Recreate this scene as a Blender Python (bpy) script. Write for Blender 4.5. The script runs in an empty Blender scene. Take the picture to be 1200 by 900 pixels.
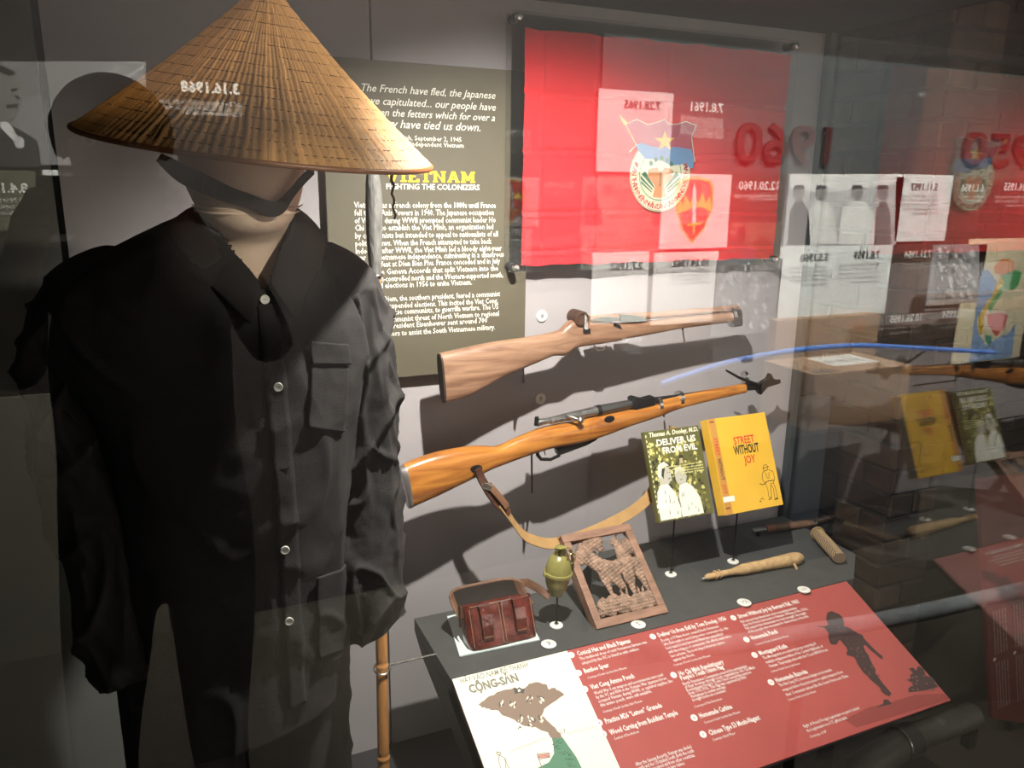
import bpy, bmesh, math, random
from mathutils import Vector, Matrix, noise
random.seed(7)
PI = math.pi
scn = bpy.context.scene
COL = scn.collection
V = Vector
# ---------------------------------------------------------------- camera
F_PX = 924.0
CAM = V((0.0, -1.6, 1.55))
def basis(yaw=24.0, pitch=14.0, roll=0.7):
    a = math.radians(90 - yaw); p = math.radians(pitch); t = math.radians(roll)
    f = V((math.cos(a)*math.cos(p), math.sin(a)*math.cos(p), -math.sin(p)))
    r = V((math.sin(a), -math.cos(a), 0)); u = r.cross(f)
    return r*math.cos(t)+u*math.sin(t), -r*math.sin(t)+u*math.cos(t), f
BR, BU, BF = basis()
cd = bpy.data.cameras.new('camera'); cam = bpy.data.objects.new('camera', cd); COL.objects.link(cam)
cd.sensor_width = 36; cd.lens = 36*F_PX/1200; cd.clip_start = 0.02
mw = Matrix((BR, BU, -BF)).transposed().to_4x4(); mw.translation = CAM
cam.matrix_world = mw
scn.camera = cam
# ---------------------------------------------------------------- world, light, exposure
w = bpy.data.worlds.new('world'); scn.world = w; w.use_nodes = True
w.node_tree.nodes['Background'].inputs[0].default_value = (.9, .85, .8, 1)
w.node_tree.nodes['Background'].inputs[1].default_value = 0.012
vs = scn.view_settings
vs.view_transform = 'Standard'; vs.look = 'None'; vs.gamma = 1; vs.exposure = 0.0; vs.use_curve_mapping = False
def spot(name, loc, to, power, angle, blend=.5, size=.012, col=(1, .93, .84)):
    l = bpy.data.lights.new(name, 'SPOT'); l.energy = power; l.spot_size = math.radians(angle)
    l.spot_blend = blend; l.shadow_soft_size = size; l.color = col
    o = bpy.data.objects.new(name, l); COL.objects.link(o); o.location = loc
    o.rotation_euler = (V(to)-V(loc)).to_track_quat('-Z', 'Y').to_euler(); return o
def area(name, loc, to, power, sx, sy, col=(1, .95, .88), spread=180):
    l = bpy.data.lights.new(name, 'AREA'); l.energy = power; l.shape = 'RECTANGLE'; l.size = sx; l.size_y = sy
    l.color = col; l.spread = math.radians(spread)
    o = bpy.data.objects.new(name, l); COL.objects.link(o); o.location = loc
    o.rotation_euler = (V(to)-V(loc)).to_track_quat('-Z', 'Y').to_euler(); return o
spot('case_or_fill_spot', (.52, -.72, 1.9), (.72, -.25, .9), 138, 124, 1.0)
spot('case_or_fill_spot', (1.22, -.62, 1.9), (1.22, -.25, .75), 9, 62, .9, .02)
spot('case_or_fill_spot', (.60, -.86, 1.9), (.16, -.55, 1.68), 11, 44, .8, .015, (1, .86, .68))  # added fill aimed only at the hat from its right, not a case fixture
spot('case_or_fill_spot', (-.12, -.93, 1.9), (.06, -.52, 1.68), 2.2, 40, .8, .02, (1, .74, .48))  # added warm fill for the left side of the hat, not a case fixture
spot('neck_fill_spot', (.95, -2.95, 2.35), (.10, -.58, 1.462), 190, 4.6, .7, .02, (1, .88, .74))  # unseen narrow fill, added to brighten the neck under the hat rim
spot('rail_fill_spot', (1.65, -1.28, 2.6), (1.6, -1.72, .5), 260, 36, .6, .03)  # unseen fill, added to light the handrail on the side facing the glass
area('corridor_light', (1.9, -2.0, 2.75), (1.9, -3.2, 1.45), 300, 4.2, .3, spread=100)
# ---------------------------------------------------------------- pixel -> point on a plane of the place
def ray(x, y): return BF + BR*((x-600)/F_PX) - BU*((y-450)/F_PX)
def U(x, y, Y=None, X=None, Z=None):
    d = ray(x, y)
    if Y is not None: t = (Y-CAM.y)/d.y
    elif X is not None: t = (X-CAM.x)/d.x
    else: t = (Z-CAM.z)/d.z
    return CAM + d*t
# ---------------------------------------------------------------- materials
MATS = {}
def mat(name, col, rough=.6, metal=0, bump=0, bscale=60, var=0, vscale=8, stretch=(1, 1, 1), col2=None, emit=0, sheen=0, coat=0, detail=5):
    if name in MATS: return MATS[name]
    m = bpy.data.materials.new(name); m.use_nodes = True; MATS[name] = m
    nt = m.node_tree; b = nt.nodes['Principled BSDF']
    c4 = (*col, 1)
    b.inputs['Base Color'].default_value = c4; b.inputs['Roughness'].default_value = rough
    b.inputs['Metallic'].default_value = metal
    if coat: b.inputs['Coat Weight'].default_value = coat; b.inputs['Coat Roughness'].default_value = .15
    if sheen: b.inputs['Sheen Weight'].default_value = sheen
    if emit:
        b.inputs['Emission Color'].default_value = c4; b.inputs['Emission Strength'].default_value = emit
    if bump or var:
        tc = nt.nodes.new('ShaderNodeTexCoord'); mp = nt.nodes.new('ShaderNodeMapping')
        mp.inputs['Scale'].default_value = stretch; nt.links.new(tc.outputs['Object'], mp.inputs[0])
    if var:
        n = nt.nodes.new('ShaderNodeTexNoise'); n.inputs['Scale'].default_value = vscale; n.inputs['Detail'].default_value = detail
        n.inputs['Roughness'].default_value = .65
        nt.links.new(mp.outputs[0], n.inputs['Vector'])
        rp = nt.nodes.new('ShaderNodeValToRGB'); e = rp.color_ramp.elements
        e[0].position = .5-.2; e[1].position = .5+.2
        d = col2 if col2 else tuple(c*(1-var) for c in col)
        e[0].color = (*d, 1); e[1].color = (*(col if col2 else tuple(min(1, c*(1+var)) for c in col)), 1)
        nt.links.new(n.outputs['Fac'], rp.inputs[0]); nt.links.new(rp.outputs[0], b.inputs['Base Color'])
    if bump:
        n2 = nt.nodes.new('ShaderNodeTexNoise'); n2.inputs['Scale'].default_value = bscale; n2.inputs['Detail'].default_value = 4
        nt.links.new(mp.outputs[0], n2.inputs['Vector'])
        bp = nt.nodes.new('ShaderNodeBump'); bp.inputs['Strength'].default_value = bump; bp.inputs['Distance'].default_value = .003
        nt.links.new(n2.outputs['Fac'], bp.inputs['Height']); nt.links.new(bp.outputs[0], b.inputs['Normal'])
    return m
def vmat(name, rough=.8, bump=0, bscale=200, mul=None):
    """material that takes its colour from the mesh attribute 'Col'"""
    m = mat(name, (1, 1, 1), rough, bump=bump, bscale=bscale)
    nt = m.node_tree; a = nt.nodes.new('ShaderNodeAttribute'); a.attribute_name = 'Col'
    nt.links.new(a.outputs['Color'], nt.nodes['Principled BSDF'].inputs['Base Color']); return m
def glassmat(name, ior, tint=(.97, .985, .98), boost=0.0, rough=0.0):
    m = bpy.data.materials.new(name); m.use_nodes = True; nt = m.node_tree; nt.nodes.clear(); MATS[name] = m
    out = nt.nodes.new('ShaderNodeOutputMaterial'); mix = nt.nodes.new('ShaderNodeMixShader')
    tr = nt.nodes.new('ShaderNodeBsdfTransparent'); gl = nt.nodes.new('ShaderNodeBsdfGlossy'); fr = nt.nodes.new('ShaderNodeFresnel')
    fr.inputs['IOR'].default_value = ior; tr.inputs[0].default_value = (*tint, 1); gl.inputs['Roughness'].default_value = rough
    # the same reflectance from either side of the pane
    geo = nt.nodes.new('ShaderNodeNewGeometry')
    vm = nt.nodes.new('ShaderNodeVectorMath'); vm.operation = 'DOT_PRODUCT'
    nt.links.new(geo.outputs['Normal'], vm.inputs[0]); nt.links.new(geo.outputs['Incoming'], vm.inputs[1])
    ab = nt.nodes.new('ShaderNodeMath'); ab.operation = 'ABSOLUTE'; nt.links.new(vm.outputs['Value'], ab.inputs[0])
    om = nt.nodes.new('ShaderNodeMath'); om.operation = 'SUBTRACT'; om.inputs[0].default_value = 1; nt.links.new(ab.outputs[0], om.inputs[1])
    pw = nt.nodes.new('ShaderNodeMath'); pw.operation = 'POWER'; nt.links.new(om.outputs[0], pw.inputs[0]); pw.inputs[1].default_value = 5 if boost == 0 else 3.2
    f0 = ((ior-1)/(ior+1))**2
    ma = nt.nodes.new('ShaderNodeMath'); ma.operation = 'MULTIPLY_ADD'; nt.links.new(pw.outputs[0], ma.inputs[0])
    ma.inputs[1].default_value = 1-f0; ma.inputs[2].default_value = f0
    nt.links.new(ma.outputs[0], mix.inputs[0]); nt.links.new(tr.outputs[0], mix.inputs[1]); nt.links.new(gl.outputs[0], mix.inputs[2])
    nt.nodes.remove(fr)
    nt.links.new(mix.outputs[0], out.inputs[0]); return m
# ---------------------------------------------------------------- mesh helpers
class MB:
    def __init__(s): s.v = []; s.f = []; s.c = []; s.m = []
    def add(s, vs, fs, c=None, mi=0):
        o = len(s.v); s.v += [tuple(v) for v in vs]; s.f += [tuple(i+o for i in f) for f in fs]; s.c += [c]*len(fs); s.m += [mi]*len(fs); return s
    def box(s, a, b, c=None, M=None, mi=0):
        x0, y0, z0 = a; x1, y1, z1 = b
        P = [V((x, y, z)) for x in (x0, x1) for y in (y0, y1) for z in (z0, z1)]
        if M: P = [M @ p for p in P]
        return s.add(P, [(0, 1, 3, 2), (4, 6, 7, 5), (0, 4, 5, 1), (2, 3, 7, 6), (0, 2, 6, 4), (1, 5, 7, 3)], c, mi)
    def hexa(s, q, n, c=None, mi=0):
        """quad q (4 points) thickened along n"""
        q = [V(p) for p in q]; r = [p+n for p in q]
        return s.add(q+r, [(3, 2, 1, 0), (4, 5, 6, 7), (0, 1, 5, 4), (1, 2, 6, 5), (2, 3, 7, 6), (3, 0, 4, 7)], c, mi)
    def prism(s, pts, n, c=None, mi=0):
        k = len(pts); q = [V(p) for p in pts]; r = [p+n for p in q]
        return s.add(q+r, [tuple(range(k-1, -1, -1)), tuple(range(k, 2*k))]+[(i, (i+1) % k, k+(i+1) % k, k+i) for i in range(k)], c, mi)
    def poly(s, pts, c=None, mi=0): return s.add(pts, [tuple(range(len(pts)))], c, mi)
    def loft(s, rings, cap0=True, cap1=True, closed=True, c=None, mi=0):
        n = len(rings[0]); vs = [p for r in rings for p in r]; fs = []
        for i in range(len(rings)-1):
            for j in range(n if closed else n-1):
                k = (j+1) % n; fs.append((i*n+j, i*n+k, (i+1)*n+k, (i+1)*n+j))
        if closed and cap0: fs.append(tuple(range(n-1, -1, -1)))
        if closed and cap1: fs.append(tuple((len(rings)-1)*n+j for j in range(n)))
        return s.add(vs, fs, c, mi)
    def tube(s, pts, r, n=10, c=None, mi=0, caps=True, flat=1.0):
        pts = [V(p) for p in pts]; rs = r if hasattr(r, '__len__') else [r]*len(pts); rings = []
        up = V((0, 0, 1)); prev = None
        for i, p in enumerate(pts):
            d = (pts[min(i+1, len(pts)-1)]-pts[max(i-1, 0)]).normalized()
            if prev is None:
                a = up.cross(d)
                if a.length < .05: a = V((1, 0, 0)).cross(d)
            else: a = prev - d*prev.dot(d)
            a.normalize(); b = d.cross(a); prev = a
            rings.append([p+(a*math.cos(t)+b*math.sin(t)*flat)*rs[i] for t in [2*PI*j/n for j in range(n)]])
        return s.loft(rings, caps, caps, c=c, mi=mi)
    def lathe(s, prof, n=24, M=None, c=None, mi=0, caps=True):
        rings = []
        for r, z in prof:
            R = [V((r*math.cos(2*PI*j/n), r*math.sin(2*PI*j/n), z)) for j in range(n)]
            if M: R = [M @ p for p in R]
            rings.append(R)
        return s.loft(rings, caps, caps, c=c, mi=mi)
    def build(s, name, m, parent=None, smooth=False, bevel=0, label=None, autosm=True, sub=0):
        if parent:
            tp = parent
            while tp.parent: tp = tp.parent
            if tp.location.length > 0: rel(s, tp.location)
        me = bpy.data.meshes.new(name); me.from_pydata(s.v, [], s.f); me.update()
        for x in (m if isinstance(m, (list, tuple)) else [m]): me.materials.append(x)
        if len(set(s.m)) > 1:
            for p, i in zip(me.polygons, s.m): p.material_index = i
        if any(c is not None for c in s.c):
            at = me.color_attributes.new('Col', 'FLOAT_COLOR', 'CORNER')
            for p, c in zip(me.polygons, s.c):
                cc = (*(c or (1, 1, 1)), 1)
                for li in p.loop_indices: at.data[li].color = cc
        if smooth:
            me.polygons.foreach_set('use_smooth', [True]*len(me.polygons))
            if autosm: me.set_sharp_from_angle(angle=math.radians(42))
        o = bpy.data.objects.new(name, me); COL.objects.link(o)
        if parent: o.parent = parent
        if bevel:
            b = o.modifiers.new('bevel', 'BEVEL'); b.width = bevel; b.segments = 2; b.limit_method = 'ANGLE'
        if sub:
            b = o.modifiers.new('sub', 'SUBSURF'); b.levels = sub; b.render_levels = sub
        if label: o['label'] = label
        return o
def tag(o, label, cat, group=None):
    o['label'] = label; o['category'] = cat
    if group: o['group'] = group
    return o
def thing(name, label, cat, loc=(0, 0, 0), group=None):
    o = bpy.data.objects.new(name, None); COL.objects.link(o); o.location = loc; o.empty_display_size = .05
    return tag(o, label, cat, group)
def rel(mb, loc):
    l = V(loc); mb.v = [tuple(V(v)-l) for v in mb.v]; return mb
def struct(o): o['kind'] = 'structure'; return o
# ---------------------------------------------------------------- lettering: flat print as mesh
_tc = {}
def glyphs(s, bold=0, shear=0, res=1):
    k = (s, bold, shear, res)
    if k in _tc: return _tc[k]
    cu = bpy.data.curves.new('t', 'FONT'); cu.body = s; cu.resolution_u = res; cu.shear = shear; cu.offset = bold; cu.fill_mode = 'FRONT'
    ob = bpy.data.objects.new('t', cu); COL.objects.link(ob)
    dg = bpy.context.evaluated_depsgraph_get(); me = bpy.data.meshes.new_from_object(ob.evaluated_get(dg))
    vs = [V(v.co) for v in me.vertices]; fs = [tuple(p.vertices) for p in me.polygons]
    bpy.data.objects.remove(ob); bpy.data.curves.remove(cu); bpy.data.meshes.remove(me)
    _tc[k] = (vs, fs); return _tc[k]
def text(mb, s, o, xd, yd, width=None, h=None, bold=0, shear=0, align='L', c=None, mi=0, res=1):
    """o = baseline start; xd, yd unit vectors of the surface; width fits the line"""
    vs, fs = glyphs(s, bold, shear, res)
    if not vs: return
    x0 = min(v.x for v in vs); x1 = max(v.x for v in vs)
    sx = width/(x1-x0) if width else h
    sy = h if h else sx
    off = {'L': -x0, 'C': -(x0+x1)/2, 'R': -x1}[align]
    mb.add([V(o)+xd*((v.x+off)*sx)+yd*(v.y*sy) for v in vs], fs, c, mi)
def fbm(p, o=4): return noise.fractal(p, 1.0, 2.0, o)
X = V((1, 0, 0)); Yv = V((0, 1, 0)); Z = V((0, 0, 1))
PX = 1.56       # right glass of the case
GY = -1.0       # front glass
# ---------------------------------------------------------------- colours
white = (.78, .78, .74); cream = (.86, .82, .66)
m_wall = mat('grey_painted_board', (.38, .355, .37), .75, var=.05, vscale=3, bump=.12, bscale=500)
m_dark = mat('dark_paint', (.03, .03, .033), .6, var=.2, vscale=5)
m_black = mat('black_satin', (.012, .012, .013), .45)
m_blackrod = mat('black_rod', (.01, .01, .01), .4)
m_deck = mat('charcoal_deck', (.06, .062, .062), .55, var=.12, vscale=20, bump=.1, bscale=400)
m_steel = mat('brushed_steel', (.6, .6, .58), .25, 1, var=.1, vscale=40)
m_print = vmat('flat_print', .55)
m_white = mat('white_plastic', (.75, .75, .7), .4)
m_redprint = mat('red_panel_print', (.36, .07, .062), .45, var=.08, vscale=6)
m_olive = mat('olive_panel', (.105, .092, .062), .6, var=.12, vscale=4)
# ---------------------------------------------------------------- the setting
def S(name, m, *boxes):
    mb = MB()
    for a, b in boxes: mb.box(a, b)
    return struct(mb.build(name, m))
S('floor', mat('corridor_floor', (.055, .048, .036), .5, var=.15, vscale=2), ((-3.5, -3.4, -.05), (7, 3, 0)))
S('ceiling', m_dark, ((-3.5, -3.4, 2.9), (7, 3, 2.95)))
wb = S('wall_back', m_wall, ((-.146, 0, .25), (.405, .04, 1.925)), ((.409, 0, .25), (1.545, .04, 1.925)))
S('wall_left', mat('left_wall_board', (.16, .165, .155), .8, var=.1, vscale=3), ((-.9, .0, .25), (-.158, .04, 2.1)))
S('trim_1', m_black, ((-.158, .012, .25), (-.146, .04, 1.925)))                      # dark gap between the boards
S('trim_2', mat('soffit_black', (.006, .006, .006), .7), ((-.9, -1.02, 1.925), (PX+.02, .04, 1.985)))                       # soffit of the case
S('trim_3', mat('corner_post', (.05, .06, .065), .5), ((1.545, -.02, .25), (1.565, .04, 1.925)))
S('trim_4', m_dark, ((-.9, -1.0, .2), (PX, .04, .25)))                                # floor of the case
S('trim_5', mat('navy_board', (.028, .036, .05), .5), ((1.565, .0, .25), (1.70, .04, .985)))
S('wall_far', mat('far_dark_wall', (.02, .014, .01), .9, var=.4, vscale=3), ((1.72, .75, 0), (6.5, .8, 2.9)))
S('wall_opposite', mat('opposite_wall', (.014, .010, .008), .7, var=.1, vscale=2), ((-3.5, -3.3, 0), (7, -3.2, 2.9)))
S('baseboard_opposite', mat('beige_wainscot', (.16, .15, .115), .7), ((-3.5, -3.2, 0), (-.08, -3.185, .9)))
# brick pier beyond the right glass: each brick its own object
def brick_mat(k, c):
    return mat('brick_'+'abc'[k], c, .9, var=.35, vscale=14, bump=.8, bscale=60)
bmats = [brick_mat(0, (.060, .030, .018)), brick_mat(1, (.042, .021, .014)), brick_mat(2, (.085, .050, .033))]
m_mortar = mat('mortar', (.035, .028, .022), .95, var=.3, vscale=25, bump=.6, bscale=90)
pier = S('wall_right', m_mortar, ((1.911, -.059, 0), (2.115, .49, 2.9)))
def brick_mesh(l, h, d, k):
    mb = MB(); b = .004
    def jit(): return random.uniform(-.0025, .0025)
    R = []
    for y, i in ((0, b), (b, 0), (d, 0)):
        R.append([V((-l/2+i+jit(), -y, -h/2+i+jit())), V((l/2-i+jit(), -y, -h/2+i+jit())), V((l/2-i+jit(), -y, h/2-i+jit())), V((-l/2+i+jit(), -y, h/2-i+jit()))])
    for r in R:
        for p in r: p.y = -p.y
    mb.loft([R[0], R[1], R[2]])
    me = bpy.data.meshes.new('brick'); me.from_pydata(mb.v, [], mb.f); me.update(); me.materials.append(bmats[k]); return me
bl = [brick_mesh(.195, .064, .1, k) for k in range(3)]+[brick_mesh(.195, .064, .1, 0)]
bs = [brick_mesh(.092, .064, .1, k) for k in range(3)]
def put_brick(me, loc, rz):
    o = bpy.data.objects.new('brick', me); COL.objects.link(o); o.parent = pier; o.location = loc; o.rotation_euler = (random.uniform(-.02, .02), random.uniform(-.012, .012), rz)
for row in range(32):
    z = .04+row*.0755
    # face towards the case (normal -X): runs along Y
    odd = row % 2
    ys = [-.07+.0475, .13, .335] if odd else [-.07+.1, .235, .44]
    szs = [0, 1, 1] if odd else [1, 0, 0]
    y = -.068
    for n_, big in enumerate(([0, 1, 1, 0] if odd else [1, 1, 0])):
        L = .205 if big else .102
        if y+L > .49: break
        put_brick(random.choice(bl if big else bs), (1.9+random.uniform(0, .006), y+L/2, z), -PI/2)
        y += L
    x = 1.905
    for big in ([1] if odd else [0, 0]):
        L = .205 if big else .102
        put_brick(random.choice(bl if big else bs), (x+L/2+.004, -.07+random.uniform(0, .006), z), 0)
        x += L
# far brick wall: too dim to pick single bricks, still real geometry
mb = MB()
for row in range(34):
    for i in range(20):
        x = 1.75+i*.215+(row % 2)*.107; z = .3+row*.0755; y = .75-random.uniform(.006, .02)
        mb.box((x, y, z), (x+.203, .76, z+.064), mi=random.randint(0, 2))
fb = mb.build('brickwork', mat('dark_brickwork', (.035, .022, .015), .9, var=.4, vscale=8), bpy.data.objects['wall_far']); fb['kind'] = 'stuff'
# glass panes
g_front = glassmat('case_glass', 1.66); g_side = glassmat('side_glass', 2.1)
struct(MB().box((-.9, GY-.0008, .2), (PX, GY+.0008, 2.0)).build('window_1', g_front))
struct(MB().box((PX, GY, .25), (PX+.004, -.02, 1.925)).build('window_2', g_side))
# ---------------------------------------------------------------- text panel on the back wall
YP = -.03
tp = thing('exhibit_panel', 'olive text panel headed VIETNAM with white text, on the back wall beside the hat', 'sign', (.52, YP, 1.16))
bx = U(383, 240, Y=YP).x; tr = U(620, 84, Y=YP); zb = U(480, 441, Y=YP).z
MB().box((bx, YP, zb), (tr.x, YP+.012, tr.z)).build('board', m_olive, tp)
MB().box((bx+.05, YP+.012, zb+.05), (tr.x-.05, -.0002, tr.z-.05)).build('mount', m_dark, tp)
mb = MB(); ye = (.86, .52, .03); wh = (.85, .83, .74)
def wline(mb, s, xl, yl, xr, yr, Y, c, bold=0, shear=0, h=None, res=1):
    a = U(xl, yl, Y=Y-.0008); b = U(xr, yr, Y=Y-.0008)
    text(mb, s, V((a.x, a.y, (a.z+b.z)/2)), X, Z, width=b.x-a.x, c=c, bold=bold, shear=shear, h=h, res=res)
for s, xl, yl, xr, yr in (("The French have fled, the Japanese", 424, 107, 580.6, 115.5), ("have capitulated... our people have", 423, 121, 581, 130),
        ("broken the fetters which for over a", 423, 135, 580, 141.5), ("century have tied us down.", 425, 148.5, 563, 153.5)):
    wline(mb, s, xl, yl, xr, yr, YP, wh, shear=.3, bold=.004, res=2)
wline(mb, "\u2013 Ho Chi Minh, September 2, 1945", 436, 163, 541, 166, YP, wh, bold=.006)
wline(mb, "Declaring an independent Vietnam", 440, 170, 543.4, 173, YP, wh, bold=.006)
wline(mb, "FIGHTING THE COLONIZERS", 452.8, 221.2, 562, 223, YP, wh, bold=.02, res=2)
lines = ["Vietnam was a French colony from the 1880s until France", "fell to the Axis Powers in 1940. The Japanese occupation",
 "of Vietnam during WWII prompted communist leader Ho", "Chi Minh to establish the Viet Minh, an organization led", "by communists but intended to appeal to nationalists of all",
 "political views. When the French attempted to take back", "Indochina after WWII, the Viet Minh led a bloody eight-year", "war for Vietnamese independence, culminating in a disastrous",
 "French defeat at Dien Bien Phu. France conceded and in July", "signed the Geneva Accords that split Vietnam into the", "communist-controlled north and the Western-supported south,",
 "and called elections in 1956 to unite Vietnam."]
ends = [(581, 243.6), (578.6, 252), (581, 260.6), (578, 268.6), (583.4, 277), (576, 285.6), (588, 293.6), (590.4, 300.8), (586, 308.6), (584, 317), (589.6, 324.8), (553, 333.5)]
l2 = ["Ngo Dinh Diem, the southern president, feared a communist", "victory and suspended elections. This incited the Viet Cong,", "South Vietnamese communists, to guerrilla warfare. The US",
 "feared the communist threat of North Vietnam to regional", "stability, so President Eisenhower sent around 700", "military advisors to assist the South Vietnamese military."]
e2 = [(586, 347), (583.6, 355), (584, 362), (584.6, 370), (571, 378), (580, 386)]
x0 = U(415, 242.6, Y=YP-.0008).x
for s, (xr, yr) in zip(lines+l2, ends+e2):
    b = U(xr, yr, Y=YP-.0008); text(mb, s, V((x0, b.y, b.z)), X, Z, width=b.x-x0, h=.0162, c=wh, bold=.012)
# VIETNAM in slab letters
a = U(452, 213, Y=YP-.0008); b = U(558, 214.5, Y=YP-.0008); H_ = (U(500, 200, Y=YP).z-U(500, 213.5, Y=YP).z)
LET = {'V': (1.0, [((.18, 1), (.5, 0)), ((.82, 1), (.5, 0))], [(0, .36, 1), (.66, .98, 1)]),
 'I': (.5, [((.25, 0), (.25, 1))], [(0, .5, 0), (0, .5, 1)]),
 'E': (.85, [((.22, 0), (.22, 1)), ((.22, .06), (.8, .06)), ((.22, .5), (.6, .5)), ((.22, .94), (.8, .94)), ((.76, 0), (.76, .28)), ((.76, .72), (.76, 1))], [(0, .4, 0), (0, .4, 1)]),
 'T': (.9, [((.45, 0), (.45, 1)), ((.05, .94), (.85, .94)), ((.08, .7), (.08, 1)), ((.82, .7), (.82, 1))], [(.22, .68, 0)]),
 'N': (1.05, [((.2, 0), (.2, 1)), ((.2, 1), (.82, 0)), ((.82, 0), (.82, 1))], [(0, .4, 0), (0, .3, 1), (.62, 1.02, 1)]),
 'A': (1.0, [((.15, 0), (.48, 1)), ((.82, 0), (.5, 1)), ((.3, .33), (.7, .33))], [(0, .34, 0), (.62, .98, 0)]),
 'M': (1.15, [((.2, 0), (.2, 1)), ((.2, 1), (.57, .2)), ((.94, 1), (.57, .2)), ((.94, 0), (.94, 1))], [(0, .4, 0), (.74, 1.14, 0), (0, .25, 1), (.9, 1.14, 1)])}
tw = sum(LET[c][0]*.85+.06 for c in 'VIETNAM'); sc = (b.x-a.x)/tw; cx = 0; zz = (a.z+b.z)/2; dd = 0
for ch in 'VIETNAM':
    wd, st, se = LET[ch]
    for (p, q) in st:
        P = V((a.x+(cx+p[0]*.85)*sc, a.y-dd, zz+p[1]*H_)); Q = V((a.x+(cx+q[0]*.85)*sc, a.y-dd, zz+q[1]*H_)); dd += .000004
        vert = abs(p[0]-q[0]) < .5
        t = (.11 if vert else .06)*sc
        n = V((1, 0, 0))*t if abs(P.z-Q.z) > abs(P.x-Q.x)*.6 else V((0, 0, 1))*H_*.075
        mb.poly([P-n, Q-n, Q+n, P+n], ye)
    for (s0, s1, lv) in se:
        z1 = zz+lv*H_; h = H_*.15*(1 if lv == 0 else -1)
        mb.poly([V((a.x+(cx+s0*.85)*sc, a.y-dd, z1)), V((a.x+(cx+s1*.85)*sc, a.y-dd, z1)), V((a.x+(cx+s1*.85)*sc, a.y-dd, z1+h)), V((a.x+(cx+s0*.85)*sc, a.y-dd, z1+h))], ye); dd += .000004
    cx += wd*.85+.06
mb.build('lettering', m_print, tp, label='white text under a yellow slab heading')
# ---------------------------------------------------------------- flag between acrylic
YF = -.048
fl = thing('flag', 'red flag with a round youth union emblem, spread behind clear acrylic', 'flag', (.98, YF, 1.39))
fa = U(615, 35.5, Y=YF); fbk = U(927, 61, Y=YF); fc = U(906, 300, Y=YF); fd = U(612, 314, Y=YF)
fx0, fx1, fz1, fz0 = (fa.x+fd.x)/2, (fbk.x+fc.x)/2, (fa.z+fbk.z)/2, (fc.z+fd.z)/2
NX, NZ = 150, 110
creasex = [U(635, 150, Y=YF).x, U(697, 150, Y=YF).x, U(781, 150, Y=YF).x]
creasez = [U(700, y_, Y=YF).z for y_ in (112, 178, 248, 292)]
def fdisp(x, z):
    d = .0035*fbm(V((x*5, z*5, 1)), 3)+.0016*fbm(V((x*3, z*26, 4)), 3)
    for c_ in creasex: d -= .0022*math.exp(-((x-c_)/.0035)**2)
    for c_ in creasez:
        zc = c_+.006*fbm(V((x*6, c_*9, 2)), 2); d += .004*math.exp(-((z-zc)/.004)**2)-.003*math.exp(-((z-zc+.008)/.004)**2)
    return max(-.0075, min(.012, d))
mb = MB(); vs = []
for j in range(NZ+1):
    for i in range(NX+1):
        x = fx0+(fx1-fx0)*i/NX; z = fz0+(fz1-fz0)*j/NZ
        ex = .0012*math.sin(x*40)+.001*math.sin(x*90) if j in (0, NZ) else 0
        vs.append(V((x, YF+fdisp(x, z), z+ex)))
mb.add(vs, [(j*(NX+1)+i, j*(NX+1)+i+1, (j+1)*(NX+1)+i+1, (j+1)*(NX+1)+i) for j in range(NZ) for i in range(NX)])
cloth = mb.build('cloth', mat('red_cotton', (.80, .022, .035), .85, var=.07, vscale=6, bump=.3, bscale=700, sheen=.1), fl, smooth=True)
mb = MB(); YE = YF-.0085
def FP(x, y, k=0): p = U(x, y, Y=YE-k*.00008); return p
emc = (.72, .68, .5); red = (.6, .04, .04); grn = (.03, .16, .09); blu = (.12, .26, .5); org = (.72, .3, .14)
C0 = FP(774, 205); rr = abs(FP(734.5, 198).x-C0.x); rv = abs(FP(774, 243.6).z-C0.z); RR = (rr+rv)/2
def disc(c, r, k, col, a0=0, a1=2*PI, n=48, r0=0):
    pts = [V((c.x+r*math.cos(a0+(a1-a0)*i/n), YE-k*.00008, c.z+r*math.sin(a0+(a1-a0)*i/n))) for i in range(n+1)]
    if r0: 
        q = [V((c.x+r0*math.cos(a0+(a1-a0)*i/n), YE-k*.00008, c.z+r0*math.sin(a0+(a1-a0)*i/n))) for i in range(n+1)]
        for i in range(n): mb.poly([pts[i], pts[i+1], q[i+1], q[i]], col)
    else: mb.poly(pts[:-1] if a1-a0 > 6.2 else pts, col)
disc(C0, RR, 1, emc, n=60); disc(C0, RR*.985, 2, (.25, .2, .12), r0=RR*.965); disc(C0, RR*.70, 2, (.1, .3, .2), r0=RR*.675)
for i in range(11):                                                                    # green rays
    a_ = math.radians(196+i*14.9) if False else math.radians(18+i*14.4)
    P0 = V((C0.x, YE-.00024, C0.z-.55*RR))
    q0, q1 = .28*RR, (.62+.25*abs(math.cos(a_)))*RR*1.05
    w0, w1 = .05, .085
    pts = []
    for (q_, s_) in ((q0, -w0), (q1, -w1), (q1, w1), (q0, w0)): pts.append(P0+V((math.cos(a_+s_)*q_, 0, math.sin(a_+s_)*q_*1.0)))
    pts = [C0+((p-C0) if (p-C0).length < .66*RR else (p-C0).normalized()*.66*RR) for p in pts]
    for p in pts: p.y = YE-.00024
    mb.poly(pts, grn)
for s_ in (-1, 1):                                                                      # clasped hands and book
    mb.poly([V((C0.x+s_*x_*RR, YE-.00032, C0.z+z_*RR)) for x_, z_ in ((.0, -.62), (.22, -.6), (.16, -.3), (.42, -.05), (.36, .16), (.12, .2), (.0, .05))], org)
mb.poly([V((C0.x+x_*RR, YE-.0004, C0.z+z_*RR)) for x_, z_ in ((-.03, -.3), (.03, -.3), (.02, .1), (-.02, .1))], (.3, .2, .1))
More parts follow.
